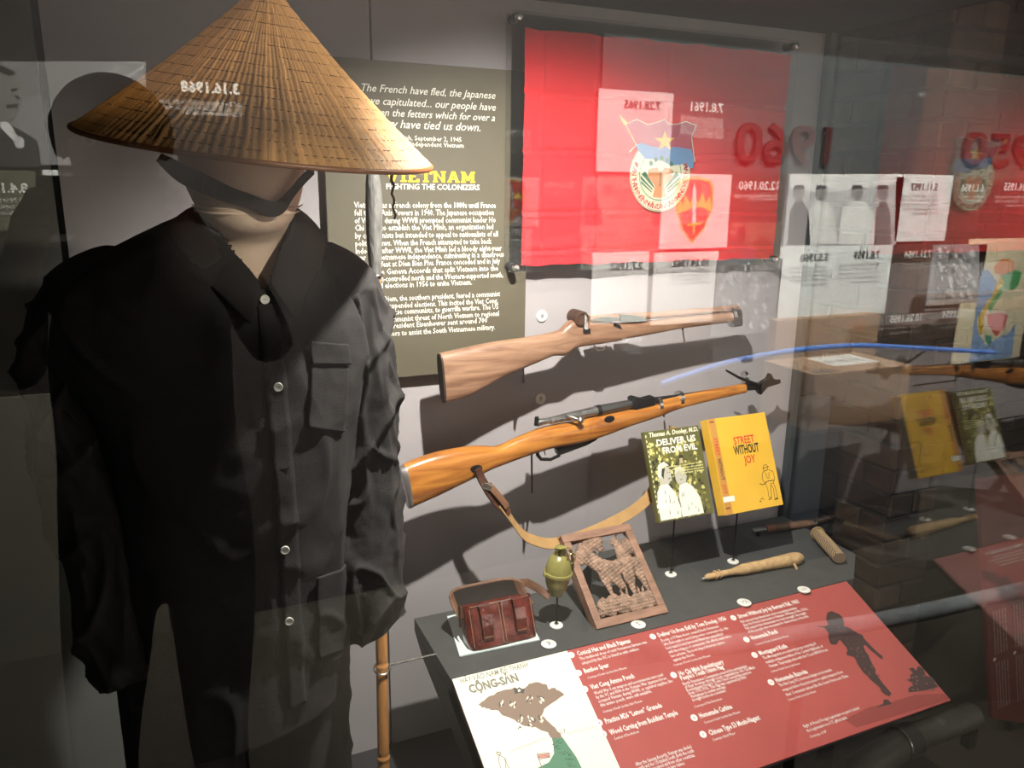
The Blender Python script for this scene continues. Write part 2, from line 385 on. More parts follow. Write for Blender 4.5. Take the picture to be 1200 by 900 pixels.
for i in range(5):
    a_ = math.radians(40+25*i); c_ = C0+V((math.cos(a_)*.44*RR, 0, .05*RR+math.sin(a_)*.4*RR)); c_.y = YE-.0004
    mb.poly([c_+V((math.cos(t)*.075*RR, 0, math.sin(t)*.075*RR)) for t in (.3, 1.6, 2.8, 4.4, 5.5)], grn)
s = "\u0110O\u00c0N THANH NI\u00caN NH\u00c2N D\u00c2N C\u00c1CH M\u1ea0NG VI\u1ec6T NAM"
for i, ch in enumerate(s):
    if ch == ' ': continue
    a_ = math.radians(160+(i+.5)/len(s)*220); pc = V((math.cos(a_), 0, math.sin(a_)))
    xd = V((-math.sin(a_), 0, math.cos(a_))); o_ = C0+pc*RR*.93; o_.y = YE-.00035
    text(mb, ch, o_, xd, -pc, h=.0165, align='C', c=red, bold=.01)
def pl(pts, k, col): mb.poly([FP(x_, y_, k) for x_, y_ in pts], col)
c6 = lambda L: [(700+x_/5, 120+y_/5) for x_, y_ in L]
pl(c6([(225, 245), (170, 130), (230, 106), (295, 130), (395, 102), (420, 130), (520, 114), (578, 135), (550, 200), (560, 290), (460, 262), (400, 267), (330, 262), (260, 240)]), 3, (.42, .05, .09))
pl(c6([(225, 245), (260, 238), (330, 260), (400, 265), (460, 260), (550, 275), (570, 330), (560, 388), (500, 362), (430, 372), (380, 342), (320, 332), (280, 330), (235, 275)]), 4, blu)
pts = []
for i in range(10):
    r_ = 62 if i % 2 == 0 else 25; a_ = PI/2+i*PI/5
    pts.append((396+r_*math.cos(a_), 228-r_*math.sin(a_)))
pl(c6(pts), 6, (.8, .45, .06))
def stroke(L, w, k, col):
    P = [FP(x_, y_, k) for x_, y_ in L]
    for i in range(len(P)-1):
        d = (P[i+1]-P[i]).normalized(); n = V((-d.z, 0, d.x))*w
        mb.poly([P[i]-n, P[i+1]-n, P[i+1]+n, P[i]+n], col)
stroke(c6([(170, 125), (230, 100), (260, 112), (295, 130), (345, 118), (395, 100), (420, 128), (470, 128), (520, 112), (580, 135), (552, 200), (565, 300), (572, 350)]), .0011, 7, (.8, .6, .5))
stroke(c6([(145, 90), (228, 250)]), .0013, 7, (.8, .6, .3)); stroke(c6([(190, 290), (228, 250)]), .001, 7, (.8, .6, .3))
pl(c6([(128, 70), (178, 118), (160, 134), (148, 118)]), 8, (.85, .5, .15))
mb.build('emblem', m_print, cloth, label='round cream emblem with green rays, blue band and yellow star')
# acrylic cover with four standoffs
YA = -.062
ac = thing('acrylic_cover', 'clear acrylic sheet on four metal standoffs, over the red flag', 'display frame', (.97, YA, 1.39))
A = [U(600, 15, Y=YA), U(936, 45, Y=YA), U(913, 304, Y=YA), U(597, 327, Y=YA)]
ax0, ax1, az1, az0 = (A[0].x+A[3].x)/2, (A[1].x+A[2].x)/2, (A[0].z+A[1].z)/2, (A[2].z+A[3].z)/2
m_acr = glassmat('acrylic', 1.3, (.97, .97, .97))
MB().box((ax0, YA-.002, az0), (ax1, YA+.002, az1)).build('front_sheet', m_acr, ac, bevel=.0008)
MB().box((ax0, -.036, az0), (ax1, -.033, az1)).build('back_sheet', glassmat('acrylic_back', 1.3, (.94, .94, .94)), ac)
for x_ in (ax0+.012, ax1-.012):
    for z_ in (az0+.012, az1-.012):
        M_ = Matrix.Translation((x_, 0, z_)) @ Matrix.Rotation(PI/2, 4, 'X')
        so = MB().lathe([(.009, .0305), (.0095, .0329)], 20, M_).lathe([(.009, .037), (.009, .0595)], 20, M_).build('standoff', m_dark, ac, smooth=True)
        MB().lathe([(.0075, .0642), (.0078, .070), (.006, .0725), (.001, .0730)], 20, M_).build('cap', m_steel, so, smooth=True)
# ---------------------------------------------------------------- number discs
def number_disc(s, loc, up=False, r=.0115, label='', grp=None, small=False):
    t = thing('number_disc', label, 'number tag', loc, 'round white number tags')
    R_ = Matrix.Identity(4) if up else Matrix.Rotation(PI/2, 4, 'X')
    M_ = Matrix.Translation(loc) @ R_
    MB().lathe([(r*.96, 0), (r, .0008), (r, .0032), (r*.94, .004), (.0005, .004)], 24, M_).build('disc', m_white, t, smooth=True)
    mb = MB(); n = V((0, 0, 1)) if up else V((0, -1, 0)); u = V((0, 1, 0)) if up else Z
    text(mb, s, V(loc)+n*.0043-u*r*.42, X, u, h=r*1.25 if len(s) < 2 else r*1.0, align='C', c=(.12, .12, .12), bold=.005)
    mb.build('numeral', m_print, t)
number_disc('8', U(634.5, 370, Y=-.0005), r=.0135, label='round white number 8 tag on the wall above the upper gun')
number_disc('9', U(633, 467, Y=-.0005), r=.0135, label='round white number 9 tag on the wall between the two long guns')
# ---------------------------------------------------------------- deck
ZD = .66
dk = thing('display_shelf', 'charcoal display shelf holding the pouch, carving and knives', 'shelf', (.95, -.26, ZD))
mb = MB().prism([(.427, -.145, ZD), (.427, -.374, ZD), (1.44, -.374, ZD), (1.545, -.28, ZD), (1.545, -.02, ZD), (.95, -.02, ZD), (.80, -.145, ZD)], V((0, 0, -.03)))
mb.build('top_board', m_deck, dk, bevel=.001)
MB().prism([(.427, -.36, ZD-.0301), (.427, -.37, ZD-.045), (.427, -.64, ZD-.16), (.427, -.63, ZD-.175), (.427, -.20, ZD-.06), (.427, -.15, ZD-.0301)], V((.012, 0, 0))).build('side_bracket', m_deck, dk)
MB().box((1.20, -.45, .25), (1.235, -.41, ZD-.06)).build('leg', m_black, dk)
MB().box((.62, -.22, .25), (.655, -.18, ZD-.031)).build('leg', m_black, dk)
# ---------------------------------------------------------------- sloping label panel
LV = V((0, -.276, -.117)).normalized(); LP0 = V((.43, -.39, .652))-LV*.016; LN = X.cross(-LV)
LU_ = X; LWid, LHt = .985, .40
def L3(u, v, h=0): return LP0+X*u+LV*v+LN*h
def luv(x, y):
    d = ray(x, y); t = ((LP0-CAM).dot(LN))/d.dot(LN); P = CAM+d*t-LP0
    return P.x, P.dot(LV)
LHt = .320
lp = thing('label_panel', 'sloping dark red caption panel with a cream poster print at its left end', 'sign', LP0)
MB().hexa([L3(0, 0, -.006), L3(LWid, 0, -.006), L3(LWid, LHt, -.006), L3(0, LHt, -.006)], LN*-.008).build('backing_board', m_black, lp)
MB().hexa([L3(0, 0, -.0058), L3(0, LHt, -.0058), L3(LWid, LHt, -.0058), L3(LWid, 0, -.0058)], LN*.0057).build('board', m_redprint, lp)
for u_ in (.12, .8):
    P = L3(u_, .2, -.0145); MB().box((P.x-.02, P.y-.02, .25), (P.x+.02, P.y+.02, P.z-.012)).build('support_leg', m_black, lp)
h1 = .0003
mb = MB(); CR = (.80, .80, .64)
cu0 = .242
mb.poly([L3(.0, LHt, h1), L3(.228, LHt, h1), L3(cu0, 0, h1), L3(0, 0, h1)], CR)
def LP(x, y, k=1): u, v = luv(x, y); return L3(u, v, h1+k*.00012)
def c9(Lst): return [(520+x_/6, 760+y_/6) for x_, y_ in Lst]
def lpoly(pts, k, c): mb.poly([LP(x_, y_, k) for x_, y_ in pts][::-1], c)
brown = (.22, .15, .11); gr = (.07, .20, .115)
def ragged(pts, a, sub=4):
    out = []
    for i in range(len(pts)):
        p, q = pts[i], pts[(i+1) % len(pts)]
        for j in range(sub):
            t = j/sub; out.append((p[0]+(q[0]-p[0])*t+random.uniform(-a, a), p[1]+(q[1]-p[1])*t+random.uniform(-a, a)))
    return out
lpoly(c9(ragged([(240, 400), (300, 350), (400, 300), (500, 275), (560, 285), (600, 250), (660, 238), (720, 255), (735, 285), (780, 280), (850, 322), (790, 370), (710, 420), (690, 470), (740, 520), (820, 600), (835, 625), (760, 632), (730, 590), (640, 555), (560, 545), (520, 520), (470, 490), (430, 480), (380, 440), (300, 425)], 5)), 1, brown)
lpoly(c9([(760, 632), (835, 625), (880, 690), (930, 760), (960, 820), (1000, 900), (1010, 960), (560, 960), (620, 900), (640, 850), (740, 800), (775, 740), (770, 680)]), 1, gr)
for (fx, fy, n_, sp) in ((400, 385, 3, 20), (480, 385, 4, 26), (605, 345, 3, 18), (680, 350, 4, 22), (545, 485, 5, 24), (610, 505, 6, 34), (680, 490, 4, 24), (530, 560, 2, 12)):
    for i in range(n_*2):                                                             # small printed figures
        x_, y_ = fx+random.uniform(-sp, sp), fy+random.uniform(-sp, sp); L_ = random.uniform(14, 32); a_ = random.uniform(.9, 2.2)
        dx, dy = math.cos(a_)*L_, math.sin(a_)*L_; w_ = random.uniform(3, 6)
        lpoly(c9([(x_-w_, y_), (x_+dx*.5-w_*1.2, y_+dy*.5), (x_+dx, y_+dy), (x_+dx*.6+w_*1.4, y_+dy*.4), (x_+w_, y_-2)]), 2+i*.1, (.78, .76, .62) if i % 2 else (.09, .075, .06))
lpoly(c9([(490, 275), (515, 285), (530, 272), (550, 285), (572, 280), (560, 318), (530, 312), (500, 322)]), 3, (.06, .055, .05))
pts = []
for i in range(10):
    r_ = 14 if i % 2 == 0 else 6; a_ = PI/2+i*PI/5; pts.append((530+r_*math.cos(a_), 297-r_*math.sin(a_)))
lpoly(c9(pts), 4, (.8, .78, .65))
for i in range(26):                                                                    # plots and trees on the green part
    t = random.random(); x_ = 790+t*130+random.uniform(-40, 20)-max(0, (.6-t))*20; y_ = 650+t*190
    lpoly(c9([(x_, y_), (x_+random.uniform(10, 30), y_-8), (x_+random.uniform(10, 28), y_-3), (x_+4, y_+6)]), 2+i*.05, (.03, .09, .055))
def lstroke(Lst, w, k, c):
    P = [LP(x_, y_, k) for x_, y_ in c9(Lst)]
    for i in range(len(P)-1):
        d = (P[i+1]-P[i]).normalized(); n = LN.cross(d)*w
        mb.poly([P[i]-n, P[i+1]-n, P[i+1]+n, P[i]+n], c)
ink = (.17, .16, .13)
lstroke([(470, 722), (720, 632)], .0005, 3, (.35, .35, .3)); lstroke([(860, 602), (1075, 548)], .0005, 3, (.35, .35, .3))
lstroke([(385, 735), (372, 725), (372, 745), (390, 752), (402, 740), (395, 728), (385, 735)], .0007, 3, ink)
lstroke([(390, 752), (385, 790), (400, 840), (408, 900)], .0006, 3, ink); lstroke([(390, 752), (430, 770), (450, 830), (470, 850)], .0006, 3, ink); lstroke([(430, 770), (436, 840), (430, 900)], .0006, 3, ink)
lstroke([(655, 742), (690, 840)], .0007, 3, ink)
lstroke([(655, 742), (740, 735), (748, 765), (668, 780)], .0006, 3, ink)
for i in range(3): lstroke([(660, 752+i*9), (742, 742+i*9)], .0008, 3, (.45, .1, .08))
def ltext(s, xl, yl, xr, yr, c=white, bold=.01, h=None, res=1, k=2, shear=0):
    a = luv(xl, yl); b = luv(xr, yr)
    text(mb, s, L3(a[0], (a[1]+b[1])/2, h1+k*.00012), X, -LV, width=b[0]-a[0], c=c, bold=bold, h=h, res=res, shear=shear)
ltext("H\u00c3Y V\u00c0O NAM \u0110\u1ec2 TH\u00c0NH", 540, 801.5, 620, 782, c=(.20, .19, .15), bold=.012, h=.0165, shear=.15, res=2)
ltext("C\u1ed8NG-S\u1ea2N", 551, 812.5, 608.5, 798, c=(.20, .19, .15), bold=.045, h=.0235, res=2)
ltext("17", 659, 861, 663.5, 858, c=ink)
D = []   # number dots
def head(n, s, xl, yl, xr, yr, dx=-5.5, dy=2.2):
    a = luv(xl, yl)
    ltext(s, xl, yl, xr, yr, bold=.025, h=.0145)
    D.append((n, a[0]-.0125, a[1]-.004))
def para(Ls, x0, y0, xr, yr, xl, yl, h=.0098):
    a = luv(x0, y0); b = luv(xr, yr); e = luv(xl, yl); n = len(Ls)
    W = b[0]-a[0]; mx = max(len(l) for l in Ls)
    for i, l in enumerate(Ls):
        v = a[1]+(e[1]-a[1])*i/max(1, n-1)
        text(mb, l, L3(a[0]+.0, v, h1+.00024), X, -LV, width=W*len(l)/mx, c=white, bold=.006, h=h)
def court(s, xl, yl, xr, yr): ltext(s, xl, yl, xr, yr, h=.0075, bold=0, shear=.2)
CS = "Courtesy of South Carolina State Museum"
head(1, "Conical Hat and Black Pajamas", 677, 768, 740, 753.5)
para(["The traditional dress of rural Vietnamese farmers was", "adopted by the VC to blend in with civilians."], 680, 774, 759, 755, 683, 779)
head(2, "Bamboo Spear", 685.5, 789, 714.4, 781.5); court(CS, 689, 795.5, 735, 784)
head(3, "Viet Cong Ammo Pouch", 693, 808, 744, 794.5)
para(["World War II era weapons and accoutrements were used", "by the VC and NVA in the Vietnam War. Japanese forces", "occupied Vietnam during WWII, so captured supplies, like", "this ammo pouch, were still available."], 697, 814.5, 784, 791.5, 703, 829)
court(CS, 707, 835.5, 753, 823)
head(4, "Practice M26 \u201cLemon\u201d Grenade", 710, 847.5, 777, 829.5)
head(5, "Wood Carving from Buddhist Temple", 715, 860.5, 795.6, 838.5); court("Courtesy of Dan Andrews", 720, 867, 749.6, 859)
para(["After the Geneva Accords, Vietnam was divided", "north and the US backed South. Both the south", "and north received aid from other countries,", "divided the country in two halves."], 745.6, 898, 813, 880.4, 752, 913)
head(6, "Deliver Us from Evil by Tom Dooley, 1956", 772, 746.5, 852, 727)
para(["Dooley, a US Navy doctor, treated North Vietnamese", "who fled south to avoid living under communist rule. His", "book made Dooley famous and Americans sympathized", "with the refugees of communism. His efforts made him a", "hero at home. The book shaped American opinion", "against the North."], 775.6, 752.5, 852, 735, 787.8, 776)
court(CS, 790, 780.8, 833, 769.5)
head(7, "Ho Chi Minh Revolutionary", 796.7, 791.5, 849, 778.3); ltext("People's Youth Union Flag", 798.5, 797, 849, 784, bold=.025, h=.0145)
para(["North Vietnamese Communists ensured the participation", "of their doctrine through youth organizations. Ho Chi Minh", "Revolutionary People's Youth Union served the purpose", "from 1975-1976. This flag was captured by First", "Vietnamese in combat and was", "brought home as a souvenir."], 801, 803.5, 884, 782, 811.6, 822.5)
court("Courtesy of Paul Robertson", 814, 829.5, 846.7, 820.5)
head(8, "Homemade Carbine", 821, 841.5, 859, 830.5); court(CS, 825.6, 848, 868, 836)
head(9, "Chinese Type 53 Mosin-Nagant", 831.6, 861, 892, 844); court("Courtesy of Jack Meyer", 835.6, 868.5, 862.5, 860.5)
head(10, "Street Without Joy by Bernard Fall, 1961", 866, 724.5, 937, 707)
para(["Fall warned that Americans were repeating mistakes", "that the French had made in Vietnam. Writing of the 1950s,", "Fall argued that Americans too had strength, the might", "of the people was necessary for democracy to flourish."], 869, 730.5, 946, 713, 876, 742.5)
head(11, "Homemade Punch", 881.5, 750, 912, 742); court(CS, 885.5, 756.2, 925, 746.8)
head(12, "Montagnard Knife", 891, 768, 923.5, 759)
para(["The Montagnards are a minority group consisting of", "multiple indigenous tribes of the Central Highlands of", "Vietnam. They largely sided with the US and ARVN forces."], 895, 773, 965, 755, 901, 783)
court(CS, 904, 788.5, 938, 778.5)
head(13, "Homemade Bazooka", 910.5, 800, 947, 788.8)
para(["The Viet Cong (VC) developed dangerous homemade", "weapons before they had access to quality weapons from", "their Communist nations like the Soviet Union and China."], 914, 805, 990, 787, 920.5, 816.5)
court(CS, 924.5, 822, 956.7, 811)
para(["Right: A French Foreign Legionnaire on patrol, behind", "the Legionnaire is a U.S. gifted tank."], 942.6, 853, 1009, 833, 945.5, 858.5, h=.009)
court("Courtesy of AP", 949.7, 865, 969.5, 858.5)
for n_, u_, v_ in D:
    mb.poly([L3(u_+.0068*math.cos(t*PI/9), v_+.0068*math.sin(t*PI/9), h1+.00024) for t in range(18)][::-1], white)
    text(mb, str(n_), L3(u_, v_+.0032, h1+.00036), X, -LV, h=.0085, align='C', c=(.3, .05, .05))
# printed soldier and tank
c8 = lambda Lst: [(840+x_/4.286, 680+y_/4.286) for x_, y_ in Lst]
dk1 = (.045, .022, .022); dk2 = (.17, .075, .065)
lpoly(c8([(640, 700), (760, 640), (880, 610), (1000, 575), (1150, 570), (1168, 598), (700, 740)]), .5, (.24, .045, .04))
sold = [(500, 228), (545, 232), (560, 225), (548, 190), (552, 165), (580, 155), (615, 170), (640, 205), (640, 230), (655, 235), (700, 262), (730, 275), (745, 300), (775, 330), (830, 380), (832, 398), (800, 375), (745, 325), (735, 335), (760, 375), (770, 400), (800, 455), (790, 465), (815, 490), (850, 540), (878, 570), (868, 585), (845, 575), (820, 545), (775, 500), (735, 460), (705, 420), (690, 385), (668, 378), (648, 375), (655, 350), (635, 320), (618, 300), (600, 325), (572, 322), (560, 290), (562, 270), (540, 240)]
lpoly(c8(ragged(sold, 2.5, 2)), 2, dk1)
lpoly(c8([(838, 600), (860, 600), (878, 622), (845, 630), (800, 640), (835, 620)]), 2, dk1)
lpoly(c8(ragged([(935, 500), (975, 495), (970, 475), (985, 470), (965, 440), (985, 440), (1000, 455), (1015, 430), (1040, 450), (1050, 480), (1090, 490), (1100, 520), (1110, 535), (1080, 545), (965, 565), (960, 540), (985, 530), (975, 510)], 3, 2)), 2, dk1)
for i in range(40):
    t = random.random(); x_ = 600+t*230+random.uniform(-22, 22); y_ = 215+t*330+random.uniform(-14, 14)
    lpoly(c8([(x_, y_), (x_+random.uniform(5, 14), y_+3), (x_+6, y_+random.uniform(6, 16))]), 3+i*.03, random.choice([dk2, (.15, .06, .05), (.02, .012, .012)]) if t < .75 else dk1)
for i in range(16):
    x_, y_ = random.uniform(965, 1090), random.uniform(480, 550)
    lpoly(c8([(x_, y_), (x_+16, y_-3), (x_+12, y_+8)]), 3+i*.03, dk2)
mb.build('print', m_print, lp, label='white captions, cream propaganda poster and dark soldier printed on red')
# ---------------------------------------------------------------- number discs on the shelf
for s_, p_, l_ in (('3', (643, 756), 'round white number tag on the shelf right of the leather pouch'), ('5', (748, 733), 'round white number tag on the shelf in front of the wood carving'),
                   ('12', (872, 707), 'round white number 12 tag on the shelf in front of the cord-wrapped knife'), ('11', (942, 692), 'round white number tag rightmost on the shelf, by the corner of the red panel')):
    P = U(*p_, Z=ZD+.0005); number_disc(s_, (P.x, P.y, ZD+.0003), True, .0155 if s_ != '11' else .0145, l_)
# ---------------------------------------------------------------- rods that carry the objects
def stand(px, top, label, lean=None):
    P = U(*px, Z=ZD); t = thing('stand_rod', label, 'stand', (P.x, P.y, ZD), 'rods holding exhibits above the shelf')
    M_ = Matrix.Translation((P.x, P.y, ZD+.0003))
    MB().lathe([(.0135, 0), (.014, .001), (.014, .003), (.013, .004), (.001, .004)], 24, M_).build('base_disc', m_white, t, smooth=True)
    MB().lathe([(.005, .004), (.005, .007), (.002, .0075)], 12, M_).build('collar', m_steel, t, smooth=True)
    T_ = V(top); MB().tube([(P.x, P.y, ZD+.0045), (P.x, P.y, T_.z-.02), T_], .0021, 8).build('rod', m_blackrod, t, smooth=True)
    return P
# ---------------------------------------------------------------- books
def book(name, label, p_bl, W, H_, T_, tilt, parts, spinecol):
    """p_bl bottom left front corner; leaning back by tilt; cover drawn by parts(mb, S) in unit-free cover metres"""
    t = thing(name, label, 'book', p_bl)
    n = V((0, -math.cos(tilt), math.sin(tilt))); up = V((0, math.sin(tilt), math.cos(tilt)))
    yawm = Matrix.Rotation(0, 4, 'Z')
    O = V(p_bl)
    def S3(u, v, h=0): return O+X*u+up*v+n*h
    mb = MB()
    mb.hexa([S3(.003, .003, -.002), S3(W-.003, .003, -.002), S3(W-.003, H_-.003, -.002), S3(.003, H_-.003, -.002)], n*-(T_-.004))
    mb.build('page_block', mat('paper', (.72, .68, .55), .9, var=.1, vscale=300, stretch=(1, 1, .02)), t)
    cm = mat(name+'_cover', parts[0], .4, var=.06, vscale=12, coat=.25)
    cv = MB()
    cv.hexa([S3(0, 0, -.002), S3(0, H_, -.002), S3(W, H_, -.002), S3(W, 0, -.002)][::-1], n*.002)
    cv.hexa([S3(0, 0, -T_), S3(0, H_, -T_), S3(W, H_, -T_), S3(W, 0, -T_)][::-1], n*.002)
    cv.hexa([S3(0, 0, -T_), S3(0, 0, 0), S3(0, H_, 0), S3(0, H_, -T_)], X*-.0015)
    c_ = cv.build('cover', cm, t, bevel=.0006)
    pm = MB(); parts[1](pm, S3, up, n); pm.build('cover_print', m_print, c_)
    return S3
def arc_text(pm, s, S3, up, u, v, width, h, c, bold=.02, shear=0, k=1, res=2): text(pm, s, S3(u, v, .0002+k*.00015), X, up, width=width, h=h, c=c, bold=bold, shear=shear, res=res)
W1, H1 = .150, .207
def deliver(pm, S3, up, n):
    rnd = random.Random(3); ol = (.30, .27, .05); dkg = (.035, .035, .02); pal = (.62, .58, .22)
    cx1 = lambda x_, y_: ((x_-105)/440*W1 if False else (x_-(75+(y_-150)*.205))/415*W1, (1-(y_-(150-(x_-75)*.11))/650)*H1)
    for i in range(330):                                                                # mottled crowd and foliage
        u, v = rnd.uniform(.004, W1-.012), rnd.uniform(.004, H1-.03); r_ = rnd.uniform(.002, .007)
        c_ = rnd.choice([dkg, dkg, ol, pal, pal, (.2, .19, .05)])
        if v > H1*.68: c_ = rnd.choice([ol, pal, (.2, .19, .04)])
        pts = [(u+r_*rnd.uniform(.5, 1.1)*math.cos(a_), v+r_*rnd.uniform(.6, 1.3)*math.sin(a_)) for a_ in [j*PI/3.5 for j in range(7)]]
        pm.poly([S3(min(W1-.001, max(.001, a)), min(H1-.001, max(.001, b)), .0002+.0000004*i) for a, b in pts], c_)
    def fig(L_, c_, k): pm.poly([S3(a*W1, b*H1, .0004+k*.00008) for a, b in L_], c_)
    wht = (.78, .78, .70); skin = (.5, .48, .4)
    fig([(.03, .02), (.40, .02), (.42, .12), (.36, .3), (.26, .40), (.14, .41), (.05, .33), (.02, .2)], wht, 0)
    fig([(.42, .02), (.82, .02), (.80, .2), (.70, .33), (.60, .385), (.46, .37), (.42, .25)], wht, 1)
    fig([(.14, .40), (.28, .40), (.35, .46), (.33, .57), (.24, .60), (.14, .57), (.11, .48)], skin, 2)
    fig([(.10, .50), (.14, .62), (.25, .65), (.33, .60), (.24, .59), (.17, .55), (.16, .47)], (.7, .7, .62), 3)
    fig([(.17, .5), (.2, .58), (.26, .585), (.22, .52), (.2, .46)], (.04, .04, .03), 4)
    fig([(.44, .38), (.58, .38), (.62, .45), (.58, .53), (.48, .55), (.41, .5), (.41, .43)], skin, 4)
    fig([(.40, .49), (.44, .57), (.54, .575), (.60, .51), (.5, .53)], (.62, .6, .5), 5)
    for (a_, b_) in ((.27, .52), (.31, .52), (.5, .48), (.55, .48)): fig([(a_, b_), (a_+.025, b_), (a_+.02, b_+.012)], (.03, .03, .03), 6)
    fig([(.27, .45), (.33, .455), (.3, .468)], (.1, .06, .05), 6); fig([(.48, .42), (.54, .425), (.51, .433)], (.1, .06, .05), 6)
    for i in range(14):
        a_, b_ = rnd.uniform(.08, .74), rnd.uniform(.03, .3); fig([(a_, b_), (a_+.012, b_+.1*rnd.random()+.03), (a_+.02, b_+.02)], (.25, .25, .2), 7+i*.1)
    fig([(.50, .63), (.56, .70), (.62, .69), (.62, .6), (.55, .585)], (.03, .03, .02), 3); fig([(.53, .60), (.6, .6), (.6, .66), (.54, .66)], (.5, .42, .2), 5)
    fig([(0, .155), (.19, .155), (.19, .20), (0, .20)], (.8, .8, .78), 10)
    for i, (v_, a_, b_, s_) in enumerate(((.575, .16, .95, "The moving story of a young Navy doctor"), (.545, .38, .95, "and the refugees who escaped"), (.515, .5, .95, "to freedom in the south"), (.485, .5, .95, "of Viet Nam"))):
        arc_text(pm, s_, S3, up, a_*W1, v_*H1, (b_-a_)*W1, .0055, (.75, .72, .3), .03, k=8)
    arc_text(pm, "Thomas A. Dooley, M.D.", S3, up, .07*W1, .935*H1, .9*W1, .0145, (.85, .83, .62), .03, k=8, shear=.15)
    arc_text(pm, "DELIVER US", S3, up, .18*W1, .83*H1, .72*W1, .020, (.85, .85, .75), .03, k=8)
    arc_text(pm, "FROM EVIL", S3, up, .26*W1, .735*H1, .64*W1, .020, (.85, .85, .75), .03, k=8)
    for j in range(16): fig([(.0, .96-j*.055), (.02, .96-j*.055), (.02, .935-j*.055), (0, .93-j*.055)], (.7, .68, .4), 8)
W2, H2 = .172, .228
def street(pm, S3, up, n):
    rd = (.62, .05, .02); bk = (.02, .02, .015)
    arc_text(pm, "STREET", S3, up, .36*W2, .70*H2, .36*W2, .026, rd, .02)
    arc_text(pm, "WITHOUT", S3, up, .33*W2, .595*H2, .44*W2, .030, bk, .03, k=2)
    arc_text(pm, "JOY", S3, up, .47*W2, .49*H2, .20*W2, .026, rd, .02, k=3)
    # line drawing of a walking soldier
    def ls(Lst, w=.0006):
        P = [S3(a*W2, b*H2, .0004) for a, b in Lst]
        for i in range(len(P)-1):
            d = (P[i+1]-P[i]).normalized(); m_ = n.cross(d)*w; pm.poly([P[i]-m_, P[i+1]-m_, P[i+1]+m_, P[i]+m_], bk)
    ls([(.80, .44), (.77, .42), (.78, .38), (.84, .385), (.86, .42), (.83, .45), (.80, .44)]); ls([(.76, .41), (.88, .42)])
    ls([(.78, .38), (.74, .36), (.72, .30), (.76, .25), (.80, .27)]); ls([(.86, .39), (.93, .36), (.94, .29), (.90, .24), (.84, .24)])
    ls([(.66, .26), (.72, .24), (.80, .27), (.92, .27)], .0009); ls([(.76, .25), (.78, .18), (.77, .10), (.82, .10), (.83, .18), (.85, .23)]); ls([(.85, .23), (.88, .18), (.87, .08), (.92, .08), (.92, .17), (.90, .24)])
    ls([(.80, .36), (.81, .30), (.84, .30), (.86, .36)]); ls([(.76, .075), (.82, .09)], .001); ls([(.86, .065), (.93, .075)], .001)
    ls([(.62, .09), (.66, .11), (.68, .08)]); ls([(.60, .08), (.63, .07)], .001)
    # spine side lettering on the left strip and library label
    pm.poly([S3(0, .0, .0002), S3(.115*W2, .0, .0002), S3(.115*W2, H2, .0002), S3(0, H2, .0002)], (.55, .27, .06))
    text(pm, "STREET", S3(.035*W2, .80*H2, .0004), -up, X, width=.19*H2, h=.014, c=rd, bold=.02)
    text(pm, "WITHOUT", S3(.035*W2, .585*H2, .0004), -up, X, width=.23*H2, h=.014, c=bk, bold=.02)
    text(pm, "JOY", S3(.035*W2, .31*H2, .0004), -up, X, width=.10*H2, h=.014, c=rd, bold=.02)
    pm.poly([S3(.0, .13*H2, .0005), S3(.19*W2, .13*H2, .0005), S3(.19*W2, .185*H2, .0005), S3(0, .185*H2, .0005)], (.8, .8, .74))
    for v_ in (.96, .06): pm.poly([S3(.02*W2, v_*H2, .0005), S3(.09*W2, v_*H2, .0005), S3(.09*W2, (v_+.015)*H2, .0005), S3(.02*W2, (v_+.015)*H2, .0005)], (.2, .06, .03))
P1 = U(773, 613, Y=-.232); P2 = U(851, 604, Y=-.237)
stand((786, 674), (1.045, -.212, P1.z+.03), 'thin black rod on a white disc under the green photo-covered book')
stand((859, 659), (1.235, -.212, P2.z+.03), 'thin black rod on a white disc under the yellow book')
book('paperback_book', 'green and black photo-covered paperback titled DELIVER US FROM EVIL, on a rod', P1, W1, H1, .014, .40, ((.12, .115, .035), deliver), None)
book('yellow_book', 'bright yellow book titled STREET WITHOUT JOY, on a rod beside the green paperback', P2, W2, H2, .03, .42, ((.80, .47, .045), street), None)
# ---------------------------------------------------------------- grenade on its rod
GP = stand((652, 734), (.692, -.29, .742), 'thin black rod on a white disc under the olive grenade')
GX, GY_, GZ = .692, -.29, .783
gt = thing('grenade', 'olive green lemon-shaped practice grenade with a raised waist band, on a black rod', 'grenade', (GX, GY_, GZ-.047))
M_ = Matrix.Translation((GX, GY_, GZ)) @ Matrix.Rotation(math.radians(4), 4, 'Y')
m_ol = mat('olive_enamel', (.235, .215, .062), .34, var=.25, vscale=30, bump=.15, bscale=250, coat=.2)
MB().lathe([(.002, -.050), (.012, -.049), (.014, -.044), (.020, -.034), (.0245, -.02), (.027, -.004), (.0275, .0), (.0272, .006), (.0255, .018), (.0215, .030), (.016, .038), (.011, .041), (.010, .044)], 40, M_).build('body', m_ol, gt, smooth=True)
MB().lathe([(.0272, -.004), (.0300, -.003), (.0305, 0), (.0300, .003), (.0272, .004)], 40, M_, caps=False).build('waist_band', m_ol, gt, smooth=True)
MB().lathe([(.0115, .0405), (.0115, .056), (.009, .058), (.001, .058)], 20, M_).build('fuze', m_ol, gt, smooth=True)
sp = [M_ @ V(p) for p in ((-.012, -.012, .060), (.004, -.013, .062), (.016, -.012, .056), (.024, -.008, .038), (.030, -.004, .015), (.031, -.002, .002))]
mb = MB()
rr_ = [[p+V((0, -.006, 0)), p+V((0, .006, 0)), p+V((.0012, .006, .0012)), p+V((.0012, -.006, .0012))] for p in sp]
mb.loft(rr_); mb.build('spoon', m_ol, gt)
